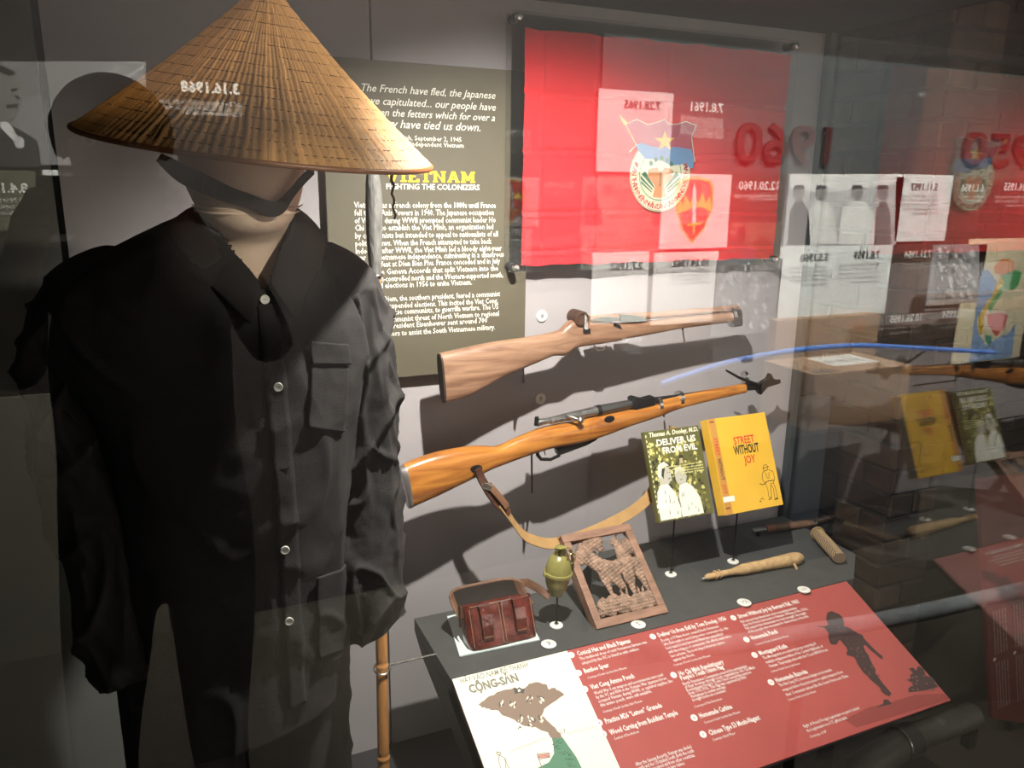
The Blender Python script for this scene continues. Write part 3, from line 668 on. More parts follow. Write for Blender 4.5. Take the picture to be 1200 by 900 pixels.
ring = [M_ @ V((.018+.0095*math.cos(a_), -.016-.002*math.sin(a_), .036+.0125*math.sin(a_))) for a_ in [2*PI*i/24 for i in range(25)]]
MB().tube(ring, .0014, 8).build('pull_ring', mat('brass_ring', (.5, .42, .18), .35, 1), gt, smooth=True)
MB().tube([M_ @ V(p) for p in ((-.014, -.006, .053), (.018, -.012, .051))], .0012, 6).build('pin', m_steel, gt)
for s_ in (-1, 1): MB().lathe([(.004, 0), (.004, .004), (.001, .0045)], 10, M_ @ Matrix.Translation((s_*.0285, 0, -.001)) @ Matrix.Rotation(s_*PI/2, 4, 'Y')).build('lug', m_ol, gt)
# ---------------------------------------------------------------- leather pouch on its clear tray
PO = U(551, 764, Z=ZD+.008); pt = U(543, 712, X=PO.x)
pu = (pt-PO); PH = pu.length; pu.normalize(); pn = X.cross(pu); PW = .152
if pn.y > 0: pn = -pn
def PS(u, v, h=0): return PO+X*u+pu*v+pn*h
tray = thing('acrylic_tray', 'clear acrylic stand under the open leather pouch', 'stand', PO)
m_tray = mat('frosted_acrylic', (.62, .72, .70), .25, var=.08, vscale=20, coat=.3)
zt = ZD+.0005
MB().prism([(.466, -.318, zt), (.636, -.326, zt), (.640, -.300, zt), (.50, -.300, zt), (.515, -.17, zt), (.492, -.17, zt)], V((0, 0, .004))).build('plate', m_tray, tray, bevel=.0008)
m_lea = mat('oxblood_leather', (.105, .017, .012), .16, var=.6, vscale=28, bump=.7, bscale=120, coat=.9)
m_lea2 = mat('worn_brown_leather', (.17, .08, .045), .6, var=.35, vscale=30, bump=.4, bscale=200)
m_leain = mat('dark_suede', (.012, .007, .006), .9, var=.3, vscale=40)
m_st = mat('pale_thread', (.42, .33, .22), .8)
po = thing('ammo_pouch', 'shiny oxblood leather ammunition pouch with its flap open, on a clear stand', 'pouch', PO)
rings = []; T_ = .046
for i in range(15):
    v = i/14; R = []
    for j in range(48):
        a_ = 2*PI*j/48; c_, s_ = math.cos(a_), math.sin(a_); e_ = .38
        uu = PW/2*math.copysign(abs(c_)**e_, c_)*(1-.03*v)*(1-.06*(1-min(1, v*6))); hh = T_/2*math.copysign(abs(s_)**e_, s_)
        k_ = (uu/(PW/2)); bulge = .005*math.sin(PI*min(1, v*1.2))*(math.sin(PI*abs(k_))**.7 if abs(k_) < 1 else 0) if s_ > 0 else 0
        n_ = .0012*fbm(V((uu*40, v*4, s_)), 3)
        R.append(PS(PW/2+uu, PH*v, -T_/2+hh+bulge+n_))
    rings.append(R)
MB().loft(rings, True, False).build('body', m_lea, po, smooth=True)
MB().box((0, 0, 0), (1, 1, 1)) if False else None
MB().hexa([PS(.006, PH*.93, -.004), PS(PW-.006, PH*.93, -.004), PS(PW-.006, PH*.93, -T_+.004), PS(.006, PH*.93, -T_+.004)], pu*.001).build('lining', m_leain, po)
# flap thrown back: a curved sheet rising from the rear edge, sides curling forward
rows = []
for i in range(13):
    t = i/12; R = []
    for j in range(25):
        k_ = j/24*2-1; edge = abs(k_)**6
        v = PH*.72+t*.062-edge*.014*t; h = -T_-.012*math.sin(t*2.4)+edge*.030*(1-.2*t)+.030*t*t*0
        R.append(PS(PW/2+k_*(PW/2+.006)*(1-.02*t)-.012*t, v, h))
    rows.append(R)
fmb = MB().loft(rows, closed=False); fl_ = fmb.build('flap', m_lea2, po, smooth=True)
so = fl_.modifiers.new('t', 'SOLIDIFY'); so.thickness = .0028; so.offset = 0
inr = MB().loft([[p+pn*.0022 for p in r[2:-2]] for r in rows[:-1]], closed=False).build('flap_lining', m_leain, fl_, smooth=True)
def strap(name, us, w_, pts, m, par, th=.0022):
    r_ = []
    for v, h in pts: r_.append([PS(us-w_/2, v, h), PS(us+w_/2, v, h), PS(us+w_/2, v, h+th), PS(us-w_/2, v, h+th)])
    return MB().loft(r_).build(name, m, par, bevel=.0007)
for us in (.040, .112):
    s_ = strap('belt_loop', us, .023, [(PH*.20, .006), (PH*.32, .009), (PH*.5, .013), (PH*.75, .013), (PH*.95, .009), (PH*.99, .0)], m_lea, po)
    MB().box((0, 0, 0), (0, 0, 0)) if False else None
    st = MB()
    for q in range(7): st.hexa([PS(us-.009+q*.0027, PH*.235, .0095), PS(us-.0075+q*.0027, PH*.235, .0095), PS(us-.0075+q*.0027, PH*.25, .0098), PS(us-.009+q*.0027, PH*.25, .0098)], pn*.0006)
    st.build('stitching', m_st, s_)
st = MB()
def stitch(u0, v0, u1, v1, n_, hf):
    for q in range(n_):
        t = q/n_; t2 = t+.5/n_
        a_, b_ = PS(u0+(u1-u0)*t, v0+(v1-v0)*t, hf), PS(u0+(u1-u0)*t2, v0+(v1-v0)*t2, hf)
        d = (b_-a_).normalized(); m_ = pn.cross(d)*.0005; st.hexa([a_-m_, b_-m_, b_+m_, a_+m_], pn*.0012)
for u_ in (.010, .073, .079, .142): stitch(u_, PH*.06, u_, PH*.93, 26, .0016 if u_ in (.010, .142) else .0012)
stitch(.012, PH*.97, .14, PH*.97, 34, .001)
st.build('seam_stitching', m_st, po)
MB().tube([PS(.076, PH*.05, .0012), PS(.076, PH*.5, .0018), PS(.076, PH*.95, .0012)], .0018, 8).build('centre_seam', m_lea, po, smooth=True)
r_ = []
for (u_, v_, h_) in ((PW-.012, PH*1.15, -.045), (PW+.000, PH*1.14, -.03), (PW+.010, PH*1.0, -.008), (PW+.020, PH*.86, .002), (PW+.028, PH*.76, .004)):
    p = PS(u_, v_, h_); r_.append([p, p+V((.001, 0, 0))+pn*.0025, p+pu*.016+X*.006+pn*.0025, p+pu*.016+X*.006])
MB().loft(r_).build('closing_strap', m_lea2, po, smooth=True)
MB().loft([[PS(-.004, PH*k_, -.030+.004*i), PS(-.006, PH*k_, -.028+.004*i), PS(-.006, PH*k_, -.012+.004*i), PS(-.004, PH*k_, -.014+.004*i)] for i, k_ in enumerate((.55, .75, .9, 1.05))]).build('side_ear', m_lea2, po, smooth=True)
# ---------------------------------------------------------------- wood carving
CO = V((.762, -.338, ZD+.004)); ct = V((.762, -.163, .803)); cu_ = (ct-CO).normalized(); CW, CH = .177, .220
cn = -(X.cross(cu_)) if X.cross(cu_).y > 0 else X.cross(cu_)
def CS_(u, v, h=0): return CO+X*u+cu_*v+cn*h
cf = thing('wood_carving', 'openwork wood carving of two scaly beasts in a plain frame, leaning on the shelf', 'carving', CO)
m_cw = mat('dusty_carved_wood', (.27, .17, .12), .5, var=.6, vscale=60, bump=1, bscale=130)
m_cf = mat('frame_wood', (.28, .155, .105), .5, var=.3, vscale=12, stretch=(1, 1, 8), bump=.2, bscale=120)
bw = .019
for nm, q in (('frame_rail', [(0, 0), (CW, 0), (CW, bw), (0, bw)]), ('frame_rail', [(0, CH-bw), (CW, CH-bw), (CW, CH), (0, CH)]),
              ('frame_stile', [(0, bw), (bw*.9, bw), (bw*.9, CH-bw), (0, CH-bw)]), ('frame_stile', [(CW-bw*.9, bw), (CW, bw), (CW, CH-bw), (CW-bw*.9, CH-bw)])):
    MB().hexa([CS_(a, b, 0) for a, b in q], cn*-.009).build(nm, m_cf, cf, bevel=.001)
MB().loft([[CS_(a, b, h) for a, b in ((-.003, -.003), (CW+.003, -.003), (CW+.003, CH+.003), (-.003, CH+.003))] for h in (-.009, -.012)], False, False).build('bead', m_cf, cf)
for q in ([(0, 0), (CW, 0), (CW, .006), (0, .006)], [(0, CH-.006), (CW, CH-.006), (CW, CH), (0, CH)], [(0, 0), (.006, 0), (.006, CH), (0, CH)], [(CW-.006, 0), (CW, 0), (CW, CH), (CW-.006, CH)]):
    MB().hexa([CS_(a, b, -.009) for a, b in q], cn*-.018).build('back_edge', m_cf, cf)
def cuv(x, y):
    d = ray(640+x/6.43, 600+y/6.43); t = (CO-CAM).dot(cn)/d.dot(cn); P = CAM+d*t-CO; return P.x, P.dot(cu_)
SCL = .00031
caps = []
def cap(x0, y0, r0, x1, y1, r1, k=1.0): a = cuv(x0, y0); b = cuv(x1, y1); caps.append((a[0], a[1], r0*SCL, b[0], b[1], r1*SCL, k))
for a in ((300, 320, 58, 420, 400, 62), (420, 400, 62, 520, 420, 66), (430, 430, 48, 470, 520, 34), (470, 520, 30, 505, 600, 16), (505, 600, 16, 560, 628, 10), (500, 450, 66, 580, 540, 32),
          (560, 400, 60, 620, 380, 72), (620, 390, 70, 640, 500, 44), (640, 500, 36, 690, 620, 14), (690, 380, 60, 720, 450, 44), (720, 460, 38, 785, 570, 16), (785, 570, 16, 800, 590, 12),
          (590, 330, 56, 560, 260, 44), (560, 260, 40, 520, 200, 24), (520, 200, 22, 500, 225, 12), (600, 300, 50, 640, 240, 42), (640, 240, 42, 690, 285, 30), (690, 285, 26, 705, 300, 14), (600, 215, 30, 640, 215, 26),
          (270, 250, 30, 250, 310, 24), (250, 310, 22, 275, 370, 24), (270, 240, 26, 330, 270, 40), (550, 205, 9, 545, 160, 8), (545, 160, 8, 475, 128, 6), (640, 190, 8, 600, 140, 6),
          (350, 205, 34, 400, 205, 38), (400, 240, 40, 420, 265, 28), (350, 240, 26, 330, 215, 24), (250, 172, 9, 320, 240, 9), (320, 240, 10, 385, 285, 8), (300, 200, 16, 285, 185, 8),
          (575, 570, 7, 588, 615, 12), (612, 548, 7, 622, 600, 12), (700, 550, 7, 720, 600, 12), (740, 545, 6, 742, 590, 12), (440, 640, 14, 425, 665, 12), (770, 490, 10, 790, 560, 8)): cap(*a)
for x_, y_, r_ in ((455, 700, 62), (520, 670, 58), (560, 700, 46), (610, 665, 62), (660, 690, 50), (700, 650, 50), (740, 655, 62), (800, 630, 58), (840, 650, 34), (430, 745, 30), (500, 735, 40), (600, 730, 34), (700, 715, 34), (780, 690, 40)): cap(x_, y_, r_, x_+4, y_+4, r_, .6)
NU, NV = 150, 190; Hh = {}; vid = {}; vs = []; fs = []
for i in range(NU+1):
    u = .012+(CW-.024)*i/NU
    for j in range(NV+1):
        v = .012+(CH-.03)*j/NV; best = -1; kk = 0; ci = -1
        for ci_, (x0, y0, r0, x1, y1, r1, k_) in enumerate(caps):
            if u < min(x0-r0, x1-r1) or u > max(x0+r0, x1+r1) or v < min(y0-r0, y1-r1) or v > max(y0+r0, y1+r1): continue
            dx, dy = x1-x0, y1-y0; L2 = dx*dx+dy*dy or 1e-9; t = max(0, min(1, ((u-x0)*dx+(v-y0)*dy)/L2))
            d2 = (u-x0-dx*t)**2+(v-y0-dy*t)**2; r = r0+(r1-r0)*t
            if d2 < r*r:
                h = math.sqrt(r*r-d2)*.75*k_
                if h > best: best = h; ci = ci_
        if best >= 0:
            if ci >= len(caps)-14: tx = .0026*abs(math.sin(u*520+v*300))+.0005*math.sin(v*900)   # rope-like rocks
            else: tx = .0024*abs(math.sin((u+v*.5)*430)*math.sin((v-u*.4)*400))                # scales
            Hh[(i, j)] = best*.9+tx
for (i, j), h in Hh.items():
    vid[(i, j)] = len(vs); vs.append(CS_(.012+(CW-.024)*i/NU, .012+(CH-.03)*j/NV, -.011+h))
for (i, j) in Hh:
    q = [(i, j), (i+1, j), (i+1, j+1), (i, j+1)]
    if all(k_ in vid for k_ in q): fs.append(tuple(vid[k_] for k_ in q))
ro = MB().add(vs, fs).build('beast_relief', m_cw, cf, smooth=True, autosm=False)
so = ro.modifiers.new('t', 'SOLIDIFY'); so.thickness = .006; so.offset = -1
# ---------------------------------------------------------------- knives and punch
m_rope = mat('waxed_cord', (.50, .33, .16), .7, var=.25, vscale=60, bump=.4, bscale=300)
ka, kb = U(826, 677, Z=ZD+.012), U(941, 653, Z=ZD+.016)
ka.x += 0; kd = (kb-ka)
kn = thing('wrapped_knife', 'tan cord-wrapped knife with tapered tip, lying on the shelf', 'knife', ka)
mb = MB(); prof = []
N_ = 150
for i in range(N_+1):
    t = i/N_
    r = (.004 if t < .02 else .0065+.001*math.sin(t*9)) if t < .06 else (.0068 if t < .26 else (.0068+(t-.26)*.05 if t < .38 else (.0128 if t < .6 else (.0128+.003*(t-.6)/.3 if t < .9 else .0158*math.sqrt(max(0.02, 1-((t-.9)/.1)**2))))))
    r += .0006*abs(math.sin(t*PI*46)) if t < .9 else 0
    prof.append((ka+kd*t+V((0, 0, .001)), r))
mb.tube([p for p, r in prof], [r for p, r in prof], 16)
mb.build('wrapped_body', m_rope, kn, smooth=True)
MB().tube([ka-kd*.035, ka+kd*.02], [.002, .005], 8).build('tip', m_steel, kn, smooth=True)
p = ka+kd*.86; MB().tube([p+V((0, -.012, -.002)), p+V((.002, -.022, -.012)), p+V((.0, -.024, -.012))], .003, 8).build('cord_end', m_rope, kn, smooth=True)
for t in (.10, .14): MB().tube([ka+kd*t+V((0, -.009*math.cos(a_), .002+.009*math.sin(a_))) for a_ in [2*PI*i/14 for i in range(15)]], .0016, 6).build('knot', m_rope, kn, smooth=True)
pa, pb = U(881, 622, Y=-.10), U(951, 613, Y=-.10); pd = pb-pa
pk = thing('metal_punch', 'dark metal punch with a brown wrapped grip, lying at the back of the shelf', 'tool', pa)
MB().tube([pa, pa+pd*.22], [.006, .0075], 12).build('shaft', mat('dull_steel', (.3, .3, .3), .4, 1), pk, smooth=True)
MB().tube([pa+pd*(.22+.018*i) for i in range(9)], [.009 if i % 2 else .0105 for i in range(9)], 12).build('binding', mat('reddish_cord', (.22, .10, .06), .7), pk, smooth=True)
MB().tube([pa+pd*t for t in (.36, .5, .7, .9, 1.0)], [.0105, .0125, .012, .0125, .010], 12, flat=.8).build('grip', mat('dark_wood_grip', (.12, .065, .04), .5, var=.3, vscale=30), pk, smooth=True)
MB().tube([pb, pb+pd*.05], .011, 12).build('pommel', m_steel, pk, smooth=True)
MB().box((pa.x+.02, pa.y-.004, ZD), (pa.x+.026, pa.y+.004, pa.z-.006)).build('rest', m_blackrod, pk); MB().box((pb.x-.03, pb.y-.004, ZD), (pb.x-.024, pb.y+.004, pb.z-.009)).build('rest', m_blackrod, pk)
wa, wb_ = U(958, 625, Z=ZD+.02), U(984, 654, Z=ZD+.02); wd_ = wb_-wa
wb_ = wa+wd_; wv = thing('woven_sheath', 'woven rattan knife sheath with herringbone pattern, at the right end of the shelf', 'sheath', wa)
N_, M2 = 60, 36; vs = []
rings = []; cols = []
for i in range(N_+1):
    t = i/N_; c_ = wa+wd_*t; r = .017*(1-.12*(2*t-1)**2); d = wd_.normalized(); a0 = Z.cross(d).normalized(); b0 = d.cross(a0)
    rings.append([c_+(a0*math.cos(2*PI*j/M2)+b0*math.sin(2*PI*j/M2)*.85)*(r+(.0012 if ((j+(i if (j//6) % 2 else -i)) % 4) < 2 else 0)) for j in range(M2)])
mb = MB().loft(rings); k_ = 0
for i in range(N_):
    for j in range(M2):
        mb.c[k_] = (.36, .25, .14) if ((j+(i if (j//6) % 2 else -i)) % 4) < 2 else (.07, .045, .03); k_ += 1
mb.c = [c or (.15, .1, .06) for c in mb.c]
mb.build('weave', vmat('rattan_weave', .7, .3, 300), wv)
MB().tube([wa-wd_*.01, wa+wd_*.03], .0185, 20).build('rim_band', mat('rattan_rim', (.3, .2, .1), .7), wv, smooth=True)
# ---------------------------------------------------------------- long guns on the wall
def stock(mb, st, Yf, n=22, e=.75):
    rings = []
    for (xt, yt, xb, yb, hw) in st:
        a = U(xt, yt, Y=Yf((xt+xb)/2)); b = U(xb, yb, Y=Yf((xt+xb)/2)); c_ = (a+b)/2; h = (a-b)/2
        rings.append([c_+h*math.copysign(abs(math.sin(t))**e, math.sin(t))+V((0, -hw*math.copysign(abs(math.cos(t))**e, math.cos(t)), 0)) for t in [2*PI*j/n+.0001 for j in range(n)]])
    return mb.loft(rings)
def subdiv(st, k=3):
    out = []
    for i in range(len(st)-1):
        p0 = st[max(0, i-1)]; p1 = st[i]; p2 = st[i+1]; p3 = st[min(len(st)-1, i+2)]
        for j in range(k):
            t = j/k; out.append(tuple(.5*((2*p1[q])+(-p0[q]+p2[q])*t+(2*p0[q]-5*p1[q]+4*p2[q]-p3[q])*t*t+(-p0[q]+3*p1[q]-3*p2[q]+p3[q])*t**3) for q in range(len(p1))))
    out.append(st[-1]); return out
def woodmat(name, c1, c2, rough, sx, coat=.3):
    m = mat(name, c1, rough, bump=.15, bscale=90, stretch=(.5, 3, 3), coat=coat); nt = m.node_tree; b = nt.nodes['Principled BSDF']
    tc = nt.nodes.new('ShaderNodeTexCoord'); mp = nt.nodes.new('ShaderNodeMapping'); mp.inputs['Scale'].default_value = (sx*.12, sx, sx); mp.inputs['Rotation'].default_value = (0, math.radians(-14), 0)
    n = nt.nodes.new('ShaderNodeTexNoise'); n.inputs['Scale'].default_value = 6; n.inputs['Detail'].default_value = 8; n.inputs['Distortion'].default_value = .8
    rp = nt.nodes.new('ShaderNodeValToRGB'); rp.color_ramp.elements[0].position = .35; rp.color_ramp.elements[1].position = .62
    rp.color_ramp.elements[0].color = (*c2, 1); rp.color_ramp.elements[1].color = (*c1, 1)
    nt.links.new(tc.outputs['Object'], mp.inputs[0]); nt.links.new(mp.outputs[0], n.inputs['Vector']); nt.links.new(n.outputs['Fac'], rp.inputs[0]); nt.links.new(rp.outputs[0], b.inputs['Base Color']); return m
m_w1 = woodmat('varnished_orange_wood', (.52, .21, .04), (.24, .075, .015), .3, 8)
m_w2 = woodmat('rough_brown_wood', (.33, .19, .12), (.17, .085, .05), .5, 9, .1)
m_gun = mat('worn_gunmetal', (.32, .32, .31), .32, .9, var=.4, vscale=50); m_gund = mat('blued_steel', (.03, .03, .032), .35, .6)
YM = lambda x: -.15+.05*(x-468)/447
S_ = [(468, 547, 478, 595, .0175), (473, 544, 482, 594, .020), (487, 538, 495, 588, .0215), (510, 530.5, 517, 578, .022), (532, 526, 540, 566.5, .022), (554, 523, 562, 556, .02), (568, 522.7, 576, 549, .018), (583, 523, 589, 544, .0165), (605.6, 513, 608, 537, .016), (625.6, 505, 629, 529.5, .019), (645, 499, 648, 524, .021), (672, 494, 675, 519, .022), (700, 487, 704, 511, .021), (735, 480, 736, 499, .019), (770, 473, 770, 488, .017), (800, 466, 800, 477, .014), (872, 452, 872, 460, .011)]
ri = thing('bolt_action_rifle', 'bolt-action rifle with glossy orange wood stock and canvas sling, below the other gun', 'rifle', U(470, 570, Y=-.15))
so_ = stock(MB(), subdiv(S_[1:]), YM).build('stock', m_w1, ri, smooth=True)
stock(MB(), [S_[0], (472, 545, 481, 595, .021), (474.5, 543.5, 483, 594, .0212)], YM).build('butt_plate', mat('butt_steel', (.35, .32, .32), .4, .8), ri, smooth=True)
def G(x, y, dy=0): return U(x, y, Y=YM(x)+dy)
MB().tube([G(645, 493), G(672, 487), G(700, 481)], [.008, .0095, .0105], 16).build('receiver', m_gun, ri, smooth=True)
MB().tube([G(699, 481.5), G(703, 480.5)], .0125, 16).build('receiver_ring', m_gund, ri, smooth=True)
MB().tube([G(703, 480.5), G(745, 472)], [.0115, .0095], 16).build('barrel_base', mat('grey_steel', (.2, .2, .2), .35, .9), ri, smooth=True)
bo = MB().tube([G(629, 499), G(631, 495), G(644, 492.5), G(672, 486.5)], [.005, .008, .0065, .0065], 12).build('bolt', m_gun, ri, smooth=True)
MB().tube([G(629, 488.5), G(629.5, 498)], [.0045, .007], 10).build('cocking_knob', m_gund, bo, smooth=True)
MB().tube([G(664, 487, -.006), G(670, 489, -.018), G(677, 491.5, -.026)], [.0045, .004, .004], 10).build('bolt_handle', m_gun, bo, smooth=True)
MB().lathe([(.001, -.0085), (.006, -.006), (.0085, 0), (.006, .006), (.001, .0085)], 16, Matrix.Translation(G(680, 492, -.029))).build('handle_ball', m_gun, bo, smooth=True)
mb = MB(); P = [(741, 467), (745, 465.5), (756, 468), (767, 465), (768, 474), (745, 481), (741, 478)]
mb.prism([G(a, b, -.010) for a, b in P], V((0, .020, 0))); mb.build('rear_sight', m_gund, ri)
stock(MB(), [(770, 468, 770, 478, .0125), (800, 462, 800, 472, .012), (850, 453.5, 850, 461, .0105), (872, 449.5, 872, 457, .010)], YM).build('handguard', m_w1, ri, smooth=True)
for a, w_ in ((769, 4), (794, 4), (871, 3)):
    stock(MB(), [(a, 486-(a-740)*.30-11, a, 486-(a-740)*.30+8-(a-769)*.05, .0165-(a-769)*.00005), (a+w_, 485-(a-740)*.30-11, a+w_, 486-(a-740)*.30+7-(a-769)*.05, .0165-(a-769)*.00005)], YM).build('barrel_band', m_steel, ri, smooth=True)
MB().tube([G(745, 472), G(800, 464.5), G(913, 447)], [.008, .0065, .006], 12).build('barrel', m_gund, ri, smooth=True)
mb = MB(); mb.prism([G(a, b, -.008) for a, b in ((874, 452), (884, 449), (893, 449), (901, 444), (904, 438), (907, 444), (914, 446), (913, 450), (900, 454), (892, 463), (888, 457), (876, 458))], V((0, .014, 0)))
mb.build('front_sight', m_gund, ri, bevel=.001)
MB().tube([G(851, 434, -.012), G(865, 442, -.012), G(890, 452, -.01)], [.0025, .0035, .005], 8).build('bayonet_arm', m_gund, ri, smooth=True)
mb = MB(); mb.prism([G(a, b, -.009) for a, b in ((648, 523), (672, 517), (703, 511), (699, 516), (688, 522), (664, 531), (655, 534), (653, 528))], V((0, .018, 0))); mb.build('magazine', m_gund, ri, bevel=.001)
tg = MB().tube([G(630, 527), G(630, 533), G(634, 538), G(645, 538.5), G(656, 533.5)], [.003]*5, 8, flat=1.4).build('trigger_guard', m_gund, ri, smooth=True)
MB().tube([G(640, 521), G(637.5, 527), G(639, 533)], [.0025, .002, .0015], 8).build('trigger', m_gun, ri, smooth=True)
for a, b in ((558, 549), (714, 491)):
    p = G(a, b, -.0215 if a < 600 else -.0205); MB().lathe([(.007, 0), (.008, .001), (.005, .0016), (.001, .0012)], 14, Matrix.Translation(p) @ Matrix.Rotation(PI/2, 4, 'X') @ Matrix.Scale(1.7, 4, (1, 0, 0))).build('sling_slot', m_gund, ri, smooth=True)
# sling
def ribbon(name, pts, w_, m, par, th=.0025, wd=V((0, .8, .6)), k=6):
    P = subdiv([tuple(p) for p in pts], k); P = [V(p) for p in P]; r_ = []
    for i, p in enumerate(P):
        d = (P[min(i+1, len(P)-1)]-P[max(i-1, 0)]).normalized(); a_ = (wd-d*wd.dot(d)).normalized(); n_ = d.cross(a_)
        r_.append([p-a_*w_/2, p+a_*w_/2, p+a_*w_/2+n_*th, p-a_*w_/2+n_*th])
    return MB().loft(r_).build(name, m, par)
m_web = mat('tan_webbing', (.42, .25, .10), .85, var=.12, vscale=30, bump=.6, bscale=500); m_sl = mat('sling_leather', (.07, .03, .02), .4, var=.3, vscale=40)
ww = V((.75, .45, .45))
ribbon('sling_leather_tab', [G(559, 549, -.024), G(562, 558, -.024), G(572, 576, -.028), G(583, 591, -.03), G(596, 602, -.032)], .019, m_sl, ri, .004, ww)
ribbon('sling_leather_tab', [G(572, 568, -.030), G(586, 584, -.036), G(594, 594, -.036)], .015, m_lea2, ri, .003, ww)
MB().box((-.010, -.003, -.007), (.010, .003, .007), M=Matrix.Translation(G(571, 570, -.034)) @ Matrix.Rotation(.5, 4, 'Y')).build('buckle', m_steel, ri, bevel=.002)
ribbon('sling_web', [G(585, 590, -.028), G(597, 606, -.03), G(610, 624, -.032), G(624, 633, -.032), G(650, 637, -.03), G(690, 625, -.025), G(730, 606, -.02), G(752, 591, -.015), G(764, 577, -.01), G(778, 545, 0), G(790, 500, .01)], .026, m_web, ri, .0022, V((.1, .75, .65)))
MB().tube([G(623, 531, .01), G(623.5, 577, .01), G(623.5, 577, .14)], .0022, 8).build('wall_bracket', m_blackrod, ri, smooth=True)
MB().tube([G(778, 482, .01), G(778, 488, .01), G(778, 488, .10)], .0022, 8).build('wall_bracket', m_blackrod, ri, smooth=True)
# homemade carbine
YC = lambda x: -.12+.02*(x-515)/350
S2 = [(515, 414, 520, 471.5, .017), (540, 408.5, 548, 464, .018), (566.7, 403, 575, 449, .019), (590, 399, 598, 437, .019), (620, 395, 627, 425, .018), (640, 391, 646, 417, .016), (655, 387, 660, 416.5, .015), (662, 381, 667, 412, .016), (670, 375, 675, 407, .017), (690, 377, 694, 404, .018), (715, 378, 718, 400, .018), (733, 378, 736, 396, .018), (762, 376, 763, 391, .016), (800, 371, 801, 384, .015), (850, 366, 851, 378, .013), (864, 364, 865, 376, .013)]
ca = thing('homemade_carbine', 'crude homemade carbine with a rough brown wood stock, upper of the two long guns', 'rifle', U(517, 440, Y=-.12))
stock(MB(), subdiv(S2, 3), YC, e=.62).build('stock', m_w2, ca, smooth=True)
stock(MB(), [(514, 415, 519, 472, .0165), (516, 414, 521, 471.5, .0175)], YC, e=.6).build('butt_face', mat('dark_end_grain', (.04, .025, .018), .8), ca)
def G2(x, y, dy=0): return U(x, y, Y=YC(x)+dy)
MB().tube([G2(690, 374), G2(760, 370), G2(864, 361)], [.0085, .008, .007], 14).build('barrel', woodmat('pinkish_barrel_wood', (.36, .21, .14), (.2, .1, .06), .5, 8, .1), ca, smooth=True)
Mx = Matrix.Rotation(PI/2, 4, 'X')
MB().lathe([(.0165, -.020), (.0165, .020), (.012, .021), (.011, .017), (.001, .017)], 22, Matrix.Translation(G2(677, 372)) @ Mx).build('hinge_barrel', mat('hinge_brown_metal', (.13, .07, .05), .4, .6), ca, smooth=True)
MB().hexa([G2(685, 366, -.020), G2(689, 366, -.020), G2(689, 386, -.022), G2(685, 386, -.022)], V((0, .003, 0))).build('latch', m_steel, ca)
MB().hexa([G2(684, 385, -.020), G2(692, 385, -.020), G2(692, 390, -.022), G2(684, 390, -.022)], V((0, .003, 0))).build('latch_block', m_gund, ca)
mb = MB(); m_gp = mat('greenish_plate', (.16, .19, .17), .35, .7)
mb.prism([G2(a, b, -.016) for a, b in ((694, 375), (708, 371.5), (726, 372), (726, 376), (708, 377))], V((0, .032, 0))); mb.prism([G2(a, b, -.016) for a, b in ((728, 369.5), (742, 369), (752, 371), (760, 374), (752, 377), (728, 377.5))], V((0, .032, 0))); mb.build('breech_plate', m_gp, ca, bevel=.001)
mb = MB(); mb.prism([G2(a, b, -.019) for a, b in ((722, 379), (727, 381), (729, 386), (724, 384), (720, 382))], V((0, .03, 0))); mb.build('bolt_lug', m_gund, ca)
MB().tube([G2(696, 405), G2(700, 410.5), G2(707, 410.5), G2(711, 405)], .0018, 8).build('trigger_guard', m_steel, ca, smooth=True)
stock(MB(), [(855, 360, 857, 383, .015), (865, 361, 866, 382, .015)], YC, e=.5).build('muzzle_block', mat('dark_block', (.05, .035, .028), .7), ca)
MB().tube([G2(613, 420, .0), G2(613.5, 448, .0), G2(613.5, 448, .115)], .002, 8).build('wall_bracket', m_blackrod, ca, smooth=True)
MB().tube([G2(800, 378, .0), G2(800, 386, .0), G2(800, 386, .10)], .002, 8).build('wall_bracket', m_blackrod, ca, smooth=True)
# ---------------------------------------------------------------- bamboo spear
bs_ = thing('bamboo_spear', 'upright bamboo pole with a grey weathered spear tip, behind the shirt sleeve', 'spear', (.318, -.29, .25))
def BP(z): return V((.3165+(z-.455)*.0125, -.29, z))
zn = [U(450, y_, Y=-.29).z for y_ in (887, 779, 660, 545, 430, 345)]
zs = []; z = .25
pts, rs = [], []
z = .25
while z < U(440, 322, Y=-.29).z:
    r = .0118-(z-.25)*.0012
    for q in zn: r += .0018*math.exp(-((z-q)/.003)**2)-.0012*math.exp(-((z-q-.007)/.003)**2)
    pts.append(BP(z)); rs.append(r); z += .0035
m_bam = mat('bamboo', (.58, .27, .09), .35, var=.35, vscale=10, stretch=(6, 6, .6), coat=.3)
MB().tube(pts, rs, 16).build('pole', m_bam, bs_, smooth=True)
zt = [(U(440, y_, Y=-.29).z, r_) for y_, r_ in ((335, .0095), (322, .0115), (300, .014), (270, .0165), (240, .0175), (215, .0155), (200, .012), (185, .007), (172, .001))]
pts, rs = [], []
for i in range(len(zt)-1):
    for j in range(5):
        t = j/5; zz_ = zt[i][0]*(1-t)+zt[i+1][0]*t; pts.append(BP(zz_)+V((-.004, 0, 0))*fbm(V((zz_*9, 0, 0)), 2)); rs.append(zt[i][1]*(1-t)+zt[i+1][1]*t+.0006*fbm(V((zz_*60, 3, 0)), 3))
MB().tube(pts, rs, 16, flat=.8).build('spear_tip', mat('grey_weathered_wood', (.13, .125, .12), .85, var=.45, vscale=45, stretch=(2, 2, .5), bump=.8, bscale=120), bs_, smooth=True)
zr = U(443, 322, Y=-.29).z
